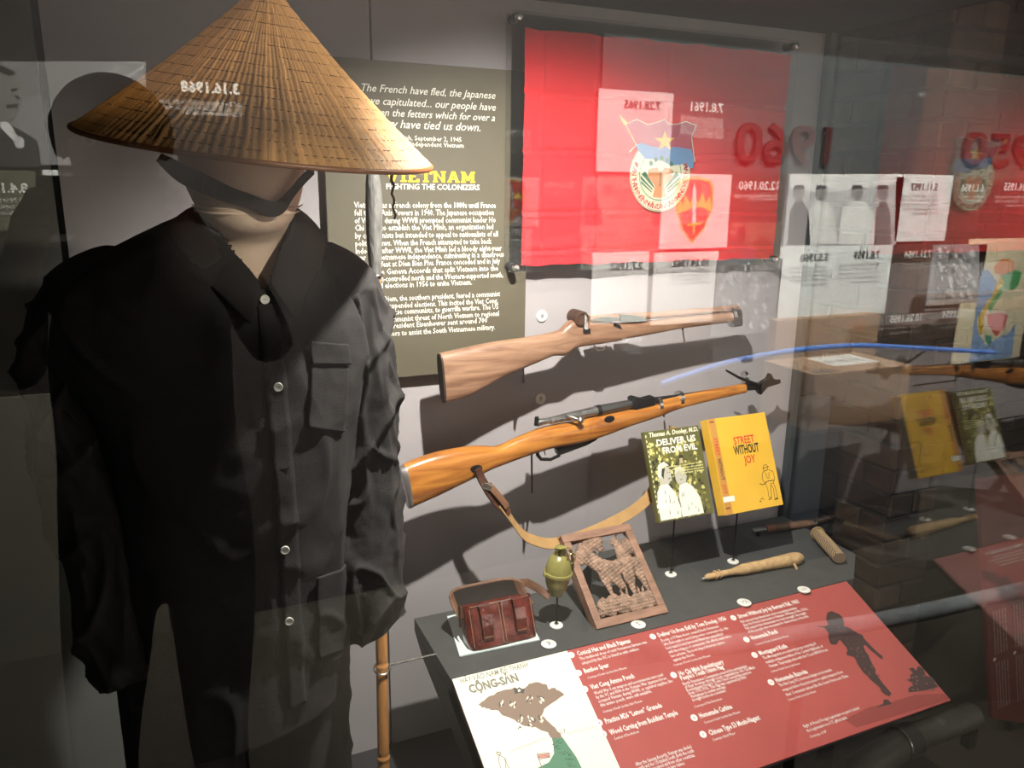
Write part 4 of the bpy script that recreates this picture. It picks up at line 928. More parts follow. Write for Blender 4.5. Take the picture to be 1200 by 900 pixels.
MB().tube([BP(zr)+V((.0135*math.cos(a_), .0135*math.sin(a_), 0)) for a_ in [2*PI*i/20 for i in range(21)]], .0022, 8).build('wire_ring', m_steel, bs_, smooth=True)
zr = U(450, 779, Y=-.29).z-.006
sr = thing('wall_rod', 'thin steel rod joining the shelf edge to the bamboo pole', 'rod', (.38, -.29, zr+.006))
MB().tube([(.428, -.29, zr+.003), (.335, -.29, zr+.003)], .0022, 8).build('rod', m_steel, sr, smooth=True)
MB().tube([BP(zr)+V((.0155*math.cos(a_), .0155*math.sin(a_), .004*math.sin(a_))) for a_ in [2*PI*i/20 for i in range(21)]], .0016, 8).build('loop', m_steel, sr, smooth=True)
# ---------------------------------------------------------------- pipe in front of the far corner, under the caption panel
pp = thing('black_pipe', 'black pipe with a collar, below the right corner of the red caption panel', 'pipe', U(1060, 860, Y=-.5))
a, b, c_ = U(1140, 838, Y=-.55), U(1062, 868, Y=-.55), U(985, 915, Y=-.55)
m_pipe = mat('sooty_pipe', (.055, .05, .045), .5, var=.3, vscale=12)
MB().tube([a, b], .030, 24).build('tube', m_pipe, pp, smooth=True)
MB().tube([b+(a-b)*.08, b-(a-b)*.10], .038, 24).build('collar', m_black, pp, smooth=True)
MB().tube([b, c_, c_+(c_-b)*1.2], .034, 24).build('tube', m_pipe, pp, smooth=True)
MB().tube([b-(a-b)*.1, b-(a-b)*.115], .0388, 24).build('clamp_ring', m_steel, pp, smooth=True)
MB().box((a.x-.012, a.y-.012, .25), (a.x+.012, a.y+.012, a.z-.028)).build('post', m_black, pp)
MB().box((c_.x-.012, c_.y-.012, .25), (c_.x+.012, c_.y+.012, c_.z-.030)).build('post', m_black, pp)
# ---------------------------------------------------------------- mannequin
MC = V((.085, -.53, 0))
mn = thing('mannequin', 'plain beige cloth-covered mannequin head and neck under the straw hat', 'mannequin', (.085, -.53, .25))
m_skin = mat('beige_stockinette', (.78, .59, .45), .85, var=.05, vscale=5, bump=.35, bscale=900)
def ell(c, rx, ry, n=40, tilt=0): return [V((c[0]+rx*math.cos(t), c[1]+ry*math.sin(t), c[2]+tilt*ry*math.sin(t))) for t in [2*PI*i/n for i in range(n)]]
HL = [((.095, -.535, 1.25), .12, .075, 0), ((.098, -.54, 1.34), .115, .078, 0), ((.10, -.545, 1.385), .085, .07, 0), ((.101, -.545, 1.42), .060, .056, .15), ((.101, -.545, 1.46), .052, .052, .2), ((.101, -.548, 1.492), .050, .053, .3), ((.102, -.555, 1.510), .052, .062, .35),
      ((.102, -.566, 1.525), .058, .078, .3), ((.102, -.566, 1.545), .066, .088, .2), ((.102, -.563, 1.575), .072, .094, .1), ((.102, -.56, 1.61), .074, .096, 0), ((.102, -.558, 1.65), .070, .09, 0), ((.102, -.556, 1.685), .052, .068, 0), ((.102, -.555, 1.70), .02, .03, 0)]
HS = []
fl_h = [tuple(c)+(rx, ry, t) for c, rx, ry, t in HL]
for q in subdiv(fl_h, 4): HS.append(ell(q[:3], q[3], q[4], 44, q[5]))
MB().loft(HS).build('head_and_neck', m_skin, mn, smooth=True)
for k_, (z_, r_) in enumerate(((1.535, .0652), (1.529, .063))):                       # folds in the cloth
    MB().tube([V((.102+(r_+.0015)*math.cos(a_)*1.0, -.566+(.084)*math.sin(a_), z_+.2*.08*math.sin(a_)-.004*math.cos(a_*2))) for a_ in [math.radians(200+5*i) for i in range(29)]], [.0006+.0014*math.sin(PI*i/28) for i in range(29)], 6).build('cloth_fold', m_skin, mn, smooth=True)
MB().tube([(.095, -.53, .25), (.095, -.53, 1.27)], .016, 16).build('support_pole', m_steel, mn, smooth=True)
MB().lathe([(.14, 0), (.14, .008), (.02, .012), (.018, .03)], 32, Matrix.Translation((.095, -.53, .2502))).build('base_plate', m_black, mn, smooth=True)
# ---------------------------------------------------------------- black shirt
m_shirt = mat('black_cotton', (.021, .018, .0185), .85, var=.25, vscale=9, bump=.5, bscale=900)
sh = thing('black_shirt', 'wrinkled black long-sleeved buttoned shirt on the mannequin', 'shirt', (.085, -.53, .82))
TS = [(.845, .152, .122, 0, .052), (.90, .150, .124, 0, .055), (1.0, .146, .126, 0, .060), (1.1, .146, .128, 0, .066), (1.2, .154, .128, 0, .070), (1.28, .168, .122, .005, .070), (1.35, .182, .116, .015, .064), (1.40, .182, .110, .03, .062), (1.44, .168, .10, .045, .064), (1.472, .135, .088, .04, .074), (1.497, .100, .077, .025, .088), (1.512, .070, .068, .008, .098), (1.519, .060, .062, .0, .101)]
TS = subdiv(TS, 9)
def wr(p, amp=1.0):
    """cloth folds"""
    q = V((p.x*5.5+3, p.y*5.5, p.z*2.1)); r1 = 1-abs(noise.noise(q+V((noise.noise(q*1.3), 0, 0))*.8))*2.2
    q2 = V((p.x*13+p.z*6, p.y*13, p.z*7-p.x*5)); r2 = 1-abs(noise.noise(q2))*2.4
    return amp*(.009*max(0, r1)**3+.0055*max(0, r2)**3+.0014*fbm(p*34, 3))
NT = 220; rings = []
def tor(th, s):
    i = min(len(TS)-2, int(s)); f_ = s-i; a, b = TS[i], TS[i+1]; q = [a[k_]*(1-f_)+b[k_]*f_ for k_ in range(5)]
    z, rx, ry, drop, cx = q; c_, s_ = math.cos(th), math.sin(th)
    cc = math.copysign(abs(c_)**.9, c_); ss = math.copysign(abs(s_)**.8, s_)
    lf = c_ < 0 and z > 1.3
    p = V((cx+rx*cc*(1.06 if lf else 1), -.53+ry*ss, z-drop*abs(c_)**2.5*(.3 if lf else 1)))
    if z < .93: p.z += .028*math.cos(2*th+.3)*(.93-z)/.1+.012*math.sin(3*th)*(.93-z)/.1  # curved hem
    out = V((cc, ss, 0)).normalized(); fade = 1 if z < 1.44 else max(.25, 1-(z-1.44)*12)
    return p+out*wr(p, fade)
for i in range(len(TS)): rings.append([tor(2*PI*j/NT, i) for j in range(NT)])
mb = MB().loft(rings, False, False)
XV, ZV = .110, 1.432
keep = []
for f_ in mb.f:
    c_ = sum((V(mb.v[k_]) for k_ in f_), V())/len(f_)
    if c_.y < -.53 and c_.z > ZV-.004 and abs(c_.x-XV+.05*(c_.z-ZV)) < (c_.z-ZV)*.62+.003: continue
    keep.append(f_)
mb.f = keep; mb.c = mb.c[:len(keep)]; mb.m = mb.m[:len(keep)]
body = mb.build('shirt_body', m_shirt, sh, smooth=True, autosm=False)
so = body.modifiers.new('t', 'SOLIDIFY'); so.thickness = .0025; so.offset = -1
# point on the shirt front for a given x, z
def front(x, z, lift=0):
    s = 0
    for i in range(len(TS)-1):
        if TS[i][0] <= z: s = i+(z-TS[i][0])/(TS[i+1][0]-TS[i][0])
    lo = -PI/2
    q = [TS[int(s)][k_] for k_ in range(5)]; k_ = max(-.98, min(.98, (x-q[4])/q[1])); c_ = math.copysign(abs(k_)**(1/.9), k_); th = -math.acos(c_)
    p = tor(th, s); p.z = z; return p+V((0, -lift, 0))
def patch(name, poly_uv, nu, nv, lift, th_, m, par, smooth=True):
    """poly_uv: 4 corners (x, z) bl, br, tr, tl laid on the shirt front"""
    vs = []; (a, b, c_, d) = poly_uv
    for j in range(nv+1):
        for i in range(nu+1):
            s, t = i/nu, j/nv
            x = (a[0]*(1-s)+b[0]*s)*(1-t)+(d[0]*(1-s)+c_[0]*s)*t; z = (a[1]*(1-s)+b[1]*s)*(1-t)+(d[1]*(1-s)+c_[1]*s)*t
            vs.append(front(x, z, lift))
    mb = MB().add(vs, [(j*(nu+1)+i, j*(nu+1)+i+1, (j+1)*(nu+1)+i+1, (j+1)*(nu+1)+i) for j in range(nv) for i in range(nu)])
    o = mb.build(name, m, par, smooth=smooth); s_ = o.modifiers.new('t', 'SOLIDIFY'); s_.thickness = th_; s_.offset = 0; return o
def onshirt(x, y):
    p = U(x, y, Y=-.66)
    for _ in range(6): q = front(p.x, p.z); p = U(x, y, Y=q.y)
    return p
pb_ = onshirt(350, 825); pt_ = onshirt(311, 345)
pk_ = patch('placket', [(pb_.x-.014, pb_.z), (pb_.x+.010, pb_.z), (pt_.x+.012, pt_.z-.01), (pt_.x-.012, pt_.z-.01)], 4, 120, .002, .004, m_shirt, sh)
m_btn = mat('pearl_button', (.72, .72, .66), .35)
for (x_, y_) in ((309.5, 350), (325, 452), (333, 642), (338, 725)):
    p = onshirt(x_, y_); p.y -= .0055; M_ = Matrix.Translation(p) @ Mx
    b_ = MB().lathe([(.0045, 0), (.0054, .0008), (.0056, .0018), (.0048, .0026), (.0036, .0022), (.0005, .0020)], 22, M_).build('button', m_btn, sh, smooth=True)
    mb = MB()
    for dx in (-.0011, .0011): mb.box((p.x+dx-.0005, p.y-.0024, p.z-.0005), (p.x+dx+.0005, p.y-.0019, p.z+.0005))
    mb.build('thread', m_black, b_)
p = onshirt(332, 548); mb = MB(); mb.box((p.x-.006, p.y-.006, p.z-.0012), (p.x+.006, p.y-.0045, p.z+.0012)); mb.build('buttonhole', m_black, sh)
a, b, c_, d = onshirt(356, 500), onshirt(397, 506), onshirt(404, 408), onshirt(363, 404)
pk1 = patch('chest_pocket', [(a.x, a.z), (b.x, b.z), (c_.x, c_.z), (d.x, d.z)], 20, 40, .0035, .0025, m_shirt, sh)
patch('pocket_flap', [(d.x-.002, d.z-.022), (c_.x+.001, c_.z-.02), (c_.x, c_.z+.006), (d.x-.002, d.z+.006)], 20, 10, .0065, .0025, m_shirt, pk1)
a, b, c_, d = onshirt(372, 770), onshirt(404, 752), onshirt(404, 655), onshirt(368, 676)
patch('hip_pocket', [(a.x, a.z), (b.x, b.z), (c_.x, c_.z), (d.x, d.z)], 16, 40, .0035, .0025, m_shirt, sh)
# collar: a stand of cloth round the neck with two flaps
for s_ in (-1, 1):
    inner, outer = [], []
    for i in range(15):
        t = i/14; a_ = PI/2+(-s_)*(-1)*0+0
        ang = PI/2 - s_*t*2.45                                                         # from the nape round to the front
        rx, ry = .062, .062
        x = .101+rx*math.cos(ang); y = -.54+ry*math.sin(ang); z = 1.528-.006*t
        if t > .62:
            k_ = (t-.62)/.38; x = x*(1-k_)+(XV+s_*.002)*k_; y = y*(1-k_)+(-.650)*k_; z = z*(1-k_)+(ZV+.004)*k_
        inner.append(V((x, y, z))); o_ = V((x-.101, y+.54, 0)).normalized()
        spread = .018+.026*math.sin(min(1, t)*PI/2)
        w_ = spread*(1 if t < .8 else 1-.5*(t-.8)/.2)
        outer.append(V((x, y, z))+o_*(.018+.016*t)+V((s_*(.022*t if t > .4 else 0), 0, -.026-.022*t)))
    inner = [q-V((s_*.008*math.sin(PI*min(1, i/9)), 0, 0)) for i, q in enumerate(inner)]
    mid = [(p+q)/2+V((0, 0, .008)) for p, q in zip(inner, outer)]
    o = MB().loft([inner, mid, outer], closed=False).build('collar', m_shirt, sh, smooth=True); q = o.modifiers.new('t', 'SOLIDIFY'); q.thickness = .003; q.offset = 1
    b_ = o.modifiers.new('s', 'SUBSURF'); b_.levels = 1; b_.render_levels = 1
def sleeve(path, seed, label=None):
    P = subdiv([tuple(p) for p in path], 22); rings = []; n = 120
    prev = V((1, 0, 0))
    for i, q in enumerate(P):
        c_ = V(q[:3]); a_ = V(P[max(0, i-1)][:3]); b_ = V(P[min(len(P)-1, i+1)][:3]); d = (b_-a_).normalized()
        if i > len(P)-16 and seed == 1: d = (d+V((.35, 0, .1))*((i-len(P)+16)/16)).normalized()
        ux = (prev-d*prev.dot(d)).normalized(); uy = d.cross(ux); t = i/len(P); R = []
        for j in range(n):
            g = 2*PI*j/n; o_ = ux*math.cos(g)*q[3]+uy*math.sin(g)*q[4]
            p = c_+o_; on = o_.normalized()
            w1 = 1-abs(noise.noise(V((p.x*9+seed, p.y*9, p.z*9-p.x*12))))*2.4
            w2 = 1-abs(noise.noise(V((p.x*26+seed, p.y*20, p.z*15+p.x*22))))*2.4
            w3 = 1-abs(noise.noise(V((p.x*10-seed, p.y*10, p.z*3.0))))*2.4
            R.append(p+on*(.011*max(0, w1)**3+.0075*max(0, w2)**3+.009*max(0, w3)**3+.0014*fbm(p*50, 3)-.006) if t > .22 else p+on*(-.004+(t/.22)*.004+.004*max(0, w3)**2))
        rings.append(R)
    o = MB().loft(rings, True, False).build('sleeve', m_shirt, sh, smooth=True, autosm=False); q = o.modifiers.new('t', 'SOLIDIFY'); q.thickness = .0025; q.offset = -1
    return rings
def PJ(x, y, Y): p = U(x, y, Y=Y); return (p.x, p.y, p.z)
SR = [(*PJ(335, 335, -.53), .03, .045), (*PJ(376, 324, -.53), .046, .056), (*PJ(405, 360, -.53), .054, .058), (*PJ(424, 450, -.54), .050, .054), (*PJ(428, 540, -.55), .048, .052), (*PJ(428, 610, -.565), .046, .050), (*PJ(431, 670, -.58), .045, .047), (*PJ(436, 715, -.59), .040, .042), (*PJ(438, 738, -.595), .036, .038)]
r_ = sleeve(SR, 1)
mb = MB().tube([V(SR[-1][:3])+V((0, 0, .012)), V(SR[-1][:3])+V((-.004, 0, .03))], .03, 20); mb.build('cuff_lining', m_black, sh)
SL = [(*PJ(182, 330, -.53), .03, .045), (*PJ(130, 336, -.53), .048, .056), (*PJ(84, 385, -.53), .054, .056), (*PJ(84, 470, -.53), .048, .052), (*PJ(98, 560, -.54), .045, .050), (*PJ(122, 650, -.56), .045, .047), (*PJ(135, 740, -.58), .042, .044), (*PJ(150, 790, -.59), .040, .041)]
sleeve(SL, 5)
# ---------------------------------------------------------------- trousers
tr_ = thing('black_trousers', 'loose black trousers hanging below the shirt', 'trousers', (.09, -.53, .28))
m_tr = mat('black_trouser_cotton', (.022, .021, .022), .9, var=.25, vscale=9, bump=.4, bscale=800)
for s_ in (-1, 1):
    rings = []
    for i in range(70):
        t = i/69; z = .97-t*.68; cx = .050+s_*(.068+.014*t); rx = .084-.010*t; ry = .095-.025*t
        R = []
        for j in range(64):
            g = 2*PI*j/64; p = V((cx+rx*math.cos(g), -.53+ry*math.sin(g), z)); R.append(p+V((math.cos(g), math.sin(g), 0))*(wr(V((p.x, p.y, p.z*.8+7)), .9)-.002))
        rings.append(R)
    MB().loft(rings, True, True).build('trouser_leg', m_tr, tr_, smooth=True, autosm=False)
# ---------------------------------------------------------------- conical hat
HC = V((.128, -.55, 1.597)); hn = V((.075, -.135, 1)).normalized(); HR, HH = .207, .185
hx = X-hn*X.dot(hn); hx.normalize(); hy = hn.cross(hx)
ht = thing('conical_hat', 'pale straw conical hat with stitched rings and a brown chin strap, on the mannequin', 'hat', HC)
m_straw = vmat('palm_leaf', .42, .35, 500)
NS = 132; NR = 17
mb = MB(); rnd = random.Random(5)
def HP(a_, s, off=0):
    """s=0 at the rim, 1 at the apex"""
    r = HR*(1-s); z = HH*s-.006*math.sin(PI*s)
    return HC+(hx*math.cos(a_)+hy*math.sin(a_))*(r+off*.65)+hn*(z+off*.75)
NA = NS*4; NRW = NR*4
cols = [rnd.uniform(.78, 1.12) for _ in range(NS)]; offs = [rnd.uniform(-.0006, .0009) for _ in range(NS)]
vs = []; fs = []; cc = []
for j in range(NRW+1):
    s = (j/NRW)*.985
    for i in range(NA):
        a_ = 2*PI*i/NA+(.012*fbm(V((i//4*.7, j*.15, 2)), 2)); k_ = i//4; e_ = (i % 4)
        fan = (1-s)
        off = (offs[k_]+(.0009 if e_ in (1, 2) else -.0006))*fan
        off += .0005*abs(math.sin(PI*(j % 4)/4))*1.0
        off += .0006*fbm(V((a_*9, s*9, 0)), 2)
        vs.append(HP(a_, s, off))
for j in range(NRW):
    for i in range(NA):
        fs.append((j*NA+i, j*NA+(i+1) % NA, (j+1)*NA+(i+1) % NA, (j+1)*NA+i)); k_ = i//4
        b_ = cols[k_]*(1+.10*fbm(V((k_*3.1, j*.5, 1)), 2))*(.72 if i % 4 == 3 and rnd.random() < .8 else 1)
        if rnd.random() < .03: b_ *= .7
        cc.append((.58*b_, .315*b_, .12*b_))
o_ = len(mb.v); mb.add(vs, fs); mb.c = cc
crown = mb.build('leaf_cone', m_straw, ht, smooth=True, autosm=False)
q = crown.modifiers.new('t', 'SOLIDIFY'); q.thickness = .002; q.offset = -1
m_thr = mat('dark_stitching', (.10, .045, .02), .7)
mb = MB()
for j in range(1, NR):
    s = j/NR*.985
    for i in range(60):
        if (i+j) % 9 == 0: continue
        pts = [HP(2*PI*(i+k_/2*.97)/60, s, .0002) for k_ in range(3)]
        mb.tube(pts, .00042, 4, caps=False)
mb.build('stitched_rings', m_thr, ht)['kind'] = 'stuff'
MB().tube([HP(2*PI*i/160, 0, .0003)-hn*.001 for i in range(161)], .0031, 10).build('rim_hoop', mat('rim_bamboo', (.22, .085, .03), .4), ht, smooth=True)
m_band = mat('brown_strap', (.012, .008, .006), .8, var=.2, vscale=40)
def strap_pts(L_): return [U(x_, y_, Y=Y_) for x_, y_, Y_ in L_]
sp = strap_pts([(186, 184, -.66), (212, 202, -.655), (240, 216, -.652), (268, 228, -.656), (293, 236, -.662), (312, 244, -.664), (327, 243, -.662), (340, 228, -.655), (352, 213, -.645), (366, 199, -.63)])
Wd = [.010, .020, .021, .018, .016, .018, .016, .011, .011, .011]
P = subdiv([(*p, w_) for p, w_ in zip(sp, Wd)], 5); rr = []
for i, q in enumerate(P):
    p = V(q[:3]); d = (V(P[min(i+1, len(P)-1)][:3])-V(P[max(0, i-1)][:3])).normalized(); a_ = (V((0, -.15, 1))-d*V((0, -.15, 1)).dot(d)).normalized(); n_ = d.cross(a_)
    rr.append([p-a_*q[3]/2, p+a_*q[3]/2, p+a_*q[3]/2+n_*.0015, p-a_*q[3]/2+n_*.0015])
MB().loft(rr).build('chin_strap', m_band, ht, smooth=False)
ta = U(458, 197, Y=-.55); mb = MB()
pts = [ta+V((.0006*i*(1 if i < 5 else .5), 0, -.0055*i))+V((.0016*math.sin(i*1.9), .0016*math.cos(i*1.9), 0)) for i in range(13)]
mb.tube(pts, [.0022 if i < 5 else .0017 for i in range(13)], 6); mb.build('cord_end', mat('reddish_cord_end', (.10, .04, .03), .8), ht, smooth=True)
# ---------------------------------------------------------------- the corridor side: what the front glass mirrors
YO = -3.2
def O3(x, y, h=0):
    p = U(x, y, Y=1.2); return V((p.x, YO+h, p.z))
def orect(x0, y0, x1, y1): 
    a = U(x0, y0, Y=1.2); b = U(x1, y1, Y=1.2); return min(a.x, b.x), min(a.z, b.z), max(a.x, b.x), max(a.z, b.z)
mX = V((-1, 0, 0))
def otext(mb, s, xl, yl, xr, c, bold=.02, h=None, k=0, hgt=.003, res=2):
    """text runs right to left in the mirror: xl is its left end in the mirrored view"""
    a = O3(xl, yl, hgt); b = O3(xr, yl, hgt)
    W_ = b.x-a.x; zz_ = a.z
    text(mb, s, V((b.x, a.y, zz_)), mX, Z, width=W_, h=h, c=c, bold=bold, res=res)
def block(mb, x0, y0, x1, n, c, k=0, hgt=.003, dy=4.3, words=None):
    ws = words or ["the war in Vietnam begins to change", "as more advisors arrive in Saigon and", "the north sends arms to the south", "along trails through Laos and the hills", "while the talks go on without an end", "and the fighting spreads to the coast"]
    for i in range(n):
        s_ = ws[(i+int(x0)) % len(ws)]; f_ = 1 if i < n-1 else .7
        otext(mb, s_, x1-(x1-x0)*f_, y0+i*dy, x1, c, bold=.0, h=.024, hgt=hgt, res=1)
def card(name, r, col, label, cat, th=.02, grp=None, m=None):
    x0, z0, x1, z1 = orect(*r); t = thing(name, label, cat, (x0, YO, z0), {'text_card': 'mirrored text cards on the opposite wall', 'photo_panel': 'mirrored photographs on the opposite wall'}.get(name))
    MB().box((x0, YO+.0108, z0), (x1, YO+th, z1)).build('board', m or mat(name+'_%d' % len(MATS), col, .6), t, bevel=.002)
    return t, x0, z0, x1, z1, YO+th
bk = (.03, .03, .03); gw = (.72, .76, .74)
# broad printed bands
x0, z0, x1, z1 = orect(655, 62, 1500, 206); bz = U(1000, 206, Y=1.2).z; tz = U(1000, 69, Y=1.2).z
def band(x0, x1, z0, z1, c, name, label, th=.01):
    t = thing(name, label, 'sign', (x0, YO, z0)); MB().box((x0, YO+.0004, z0), (x1, YO+th, z1)).build('board', mat(name+'_%d' % len(MATS), c, .7, var=.08, vscale=2), t); return t
xe = 7; xg = U(700, 200, Y=1.2).x; xr_ = U(1070, 200, Y=1.2).x
band(xg, xr_, bz, tz, (.045, .05, .05), 'header_panel', 'grey header panel carrying the numerals 1960, mirrored in the glass')
band(xr_, xe, bz, tz, (.085, .07, .06), 'header_panel', 'pale brown header panel carrying the numerals 1950, mirrored at the far right')
band(xg, xr_, U(900, 395, Y=1.2).z, bz, (.055, .034, .025), 'timeline_panel', 'brown timeline panel below the mirrored 1960 numerals')
band(xr_, xe, U(900, 395, Y=1.2).z, bz, (.085, .038, .024), 'timeline_panel', 'reddish brown timeline panel below the mirrored 1950 numerals')
def numerals(s, xl, xr, y, h, label, c):
    t = thing('raised_numerals', label, 'numerals', O3(xr, y)); a = O3(xl, y); b = O3(xr, y); vs_, fs_ = glyphs(s, .012, 0, 4)
    mb = MB(); mn_, mx_ = min(v.x for v in vs_), max(v.x for v in vs_); sc = (b.x-a.x)/(mx_-mn_); hh = h/(max(v.y for v in vs_)-min(v.y for v in vs_))
    base = V((b.x, YO+.0105, a.z)); P0 = [base+mX*((v.x-mn_)*sc)+Z*(v.y*hh) for v in vs_]; n_ = len(P0)
    P1 = [p+V((0, .02, 0)) for p in P0]
    edges = {}
    for f_ in fs_:
        for i in range(len(f_)):
            e = (f_[i], f_[(i+1) % len(f_)]); edges[e] = edges.get(e, 0)+1
    side = [(a_, b_, b_+n_, a_+n_) for (a_, b_) in edges if (b_, a_) not in edges]
    mb.add(P0+P1, [tuple(i+n_ for i in f_) for f_ in fs_]+side); mb.build('numeral_block', mat('numeral_%d' % len(MATS), c, .5), t)
hN = U(910, 143, Y=1.2).z-U(910, 190, Y=1.2).z
numerals('1960', 857, 966, 189, hN, 'raised dark red numerals 1960, mirrored beside the flag', (.045, .008, .008))
numerals('1950', 1121, 1222, 192, hN*.95, 'raised dark red numerals 1950, mirrored at the right edge', (.10, .012, .010))
def print_on(t, fn, hgt):
    mb = MB(); fn(mb, hgt); mb.build('print', m_print, t)
def quadp(mb, L_, c, h): mb.poly([O3(x_, y_, h) for x_, y_ in L_], c)
# photo of two people with text card beside it
t, *_r, f_ = card('photo_panel', (922, 204, 1046, 286), (.5, .5, .5), 'mirrored grey photograph of men in pale suits, below the 1960 numerals', 'photograph'); 
def ph(mb, h):
    quadp(mb, [(922, 204), (1046, 204), (1044, 286), (916, 286)], (.42, .42, .42), h+.001)
    quadp(mb, [(922, 204), (1046, 204), (1044, 216), (960, 226), (922, 220)], (.68, .68, .66), h+.0015)
    for cx_, w_, c_, hc in ((932, 13, (.10, .10, .10), (.22, .21, .2)), (958, 18, (.62, .62, .6), (.22, .21, .2)), (1000, 22, (.72, .72, .70), (.24, .23, .22)), (1030, 10, (.16, .16, .16), (.2, .2, .2))):
        quadp(mb, [(cx_-w_, 286), (cx_-w_*.8, 246), (cx_-w_*.3, 236), (cx_+w_*.4, 236), (cx_+w_*.9, 250), (cx_+w_, 286)], c_, h+.002)
        P = [(cx_+7*math.cos(a_), 226+9*math.sin(a_)) for a_ in [i*PI/6 for i in range(12)]]; quadp(mb, P, hc, h+.0025)
        quadp(mb, [(cx_-7, 222), (cx_-5, 217), (cx_+5, 217), (cx_+7, 221)], (.06, .06, .06), h+.003)
print_on(t, ph, .02)
t, *_ = card('text_card', (1047, 204, 1103, 282), gw, 'mirrored white card dated 5.11.1957, right of the grey photograph', 'sign')
print_on(t, lambda mb, h: (otext(mb, "5.11.1957", 1062, 223, 1094, bk, .03, hgt=h+.002), block(mb, 1052, 231, 1094, 5, (.2, .2, .2), hgt=h+.002, dy=5)), .02)
t, *_ = card('text_card', (912, 289, 1033, 366), gw, 'wide mirrored white card with two dates, below the grey photograph', 'sign')
print_on(t, lambda mb, h: (otext(mb, "5.5.1960", 934, 306, 966, bk, .03, hgt=h+.002), block(mb, 922, 315, 965, 5, (.2, .2, .2), hgt=h+.002, dy=5)), .02)
print_on(t, lambda mb, h: (otext(mb, "7.8.1959", 996, 303, 1026, bk, .03, hgt=h+.002), block(mb, 978, 312, 1026, 5, (.2, .2, .2), hgt=h+.002, dy=5)), .02)
t, *_ = card('insignia_card', (774, 203, 848, 290), (.75, .68, .68), 'mirrored pale card with a red shield insignia, low on the flag', 'sign')
def shield(mb, h):
    L_ = [(789, 214), (800, 208), (815, 207), (830, 211), (833, 222), (831, 246), (822, 268), (807, 285), (796, 270), (789, 250), (787, 230)]
    quadp(mb, L_, (.75, .45, .1), h+.001); quadp(mb, [(810+(x_-810)*.90, 245+(y_-245)*.92) for x_, y_ in L_], (.72, .05, .03), h+.0015)
    quadp(mb, [(790, 250), (792, 232), (797, 240), (799, 228), (805, 238), (809, 226), (814, 238), (820, 226), (823, 238), (829, 228), (829, 248), (818, 242), (806, 244), (798, 248)], (.85, .5, .05), h+.002)
    quadp(mb, [(807.5, 262), (808, 222), (810, 214), (812, 222), (811.5, 262)], (.8, .8, .8), h+.0025); quadp(mb, [(801, 262), (818, 260), (818, 263), (801, 265)], (.85, .5, .05), h+.003); quadp(mb, [(808, 263), (811, 263), (810, 274), (808.5, 274)], (.85, .5, .05), h+.003)
print_on(t, shield, .02)
t, *_ = card('text_card', (764, 296, 833, 376), (.72, .70, .68), 'mirrored white card dated 10.24.1962, below the shield insignia', 'sign')
print_on(t, lambda mb, h: (otext(mb, "10.24.1962", 785, 312, 826, bk, .03, hgt=h+.002), block(mb, 783, 320, 828, 4, (.25, .25, .25), hgt=h+.002)), .02)
t, *_ = card('text_card', (692, 296, 754, 376), (.68, .66, .64), 'mirrored white card dated 2.7.1962, below the left part of the flag emblem', 'sign')
print_on(t, lambda mb, h: (otext(mb, "2.7.1962", 712, 316, 750, bk, .03, hgt=h+.002),), .02)
t, *_ = card('text_card', (699, 104, 781, 203), (.50, .46, .46), 'mirrored pale card dated 7.28.1965, upper middle of the flag', 'sign')
print_on(t, lambda mb, h: (otext(mb, "7.28.1965", 728, 127, 770, bk, .03, hgt=h+.002),), .02)
t = thing('wall_text', 'mirrored white date 7.8.1961 with small text, upper right on the flag', 'lettering', O3(825, 130))
mb = MB(); otext(mb, "7.8.1961", 807, 130, 845, (.8, .8, .78), .03, hgt=.013); block(mb, 795, 140, 845, 6, (.7, .7, .68), hgt=.013); mb.build('lettering', m_print, t)
t = thing('wall_text', 'mirrored white date 12.20.1960 below the 1960 numerals', 'lettering', O3(880, 222))
mb = MB(); otext(mb, "12.20.1960", 863, 222, 909, (.8, .8, .78), .03, hgt=.013); block(mb, 858, 231, 908, 2, (.7, .7, .68), hgt=.013); mb.build('lettering', m_print, t)
t = thing('wall_text', 'mirrored white date 3.16.1968 faint across the straw hat', 'lettering', O3(245, 105))
mb = MB(); otext(mb, "3.16.1968", 212, 107, 280, (.75, .75, .7), .04, hgt=.004); mb.build('lettering', m_print, t); mb = MB(); block(mb, 185, 121, 283, 3, (.6, .6, .56), hgt=.004, dy=6.5); mb.build('lettering', m_print, t)
t = thing('wall_text', 'mirrored white date 4.9.1963 below the upper gun', 'lettering', O3(738, 400))
mb = MB(); otext(mb, "4.9.1963", 727, 401, 750, (.8, .8, .78), .03, hgt=.013); block(mb, 727, 407, 750, 3, (.6, .6, .58), hgt=.013); mb.build('lettering', m_print, t)
t = thing('wall_text', 'mirrored white dates 6.1.1956 and 10.26.1955 below the 1950 numerals', 'lettering', O3(1160, 222))
mb = MB(); otext(mb, "6.1.1956", 1123, 224, 1150, (.85, .85, .8), .03, hgt=.013); block(mb, 1120, 232, 1149, 2, (.8, .8, .76), hgt=.013); mb.build('lettering', m_print, t); mb = MB()
otext(mb, "10.26.1955", 1173, 223, 1207, (.9, .9, .86), .03, hgt=.013); block(mb, 1163, 232, 1206, 3, (.85, .85, .8), hgt=.013, dy=5); mb.build('lettering', m_print, t)
t = thing('wall_text', 'mirrored small white dates around the grey crowd photograph left of the map', 'lettering', O3(1070, 330))
mb = MB()
for s_, a, b, c_ in (("7.21.1954", 1057, 302, 1088), ("10.26.1955", 1040, 378, 1076), ("5.7.1954", 1101, 372, 1129)):
    mb = MB(); otext(mb, s_, a, b, c_, (.72, .72, .66), .03, hgt=.013); block(mb, a-14, b+9, c_, 2, (.5, .48, .42), hgt=.013); mb.build('lettering', m_print, t)
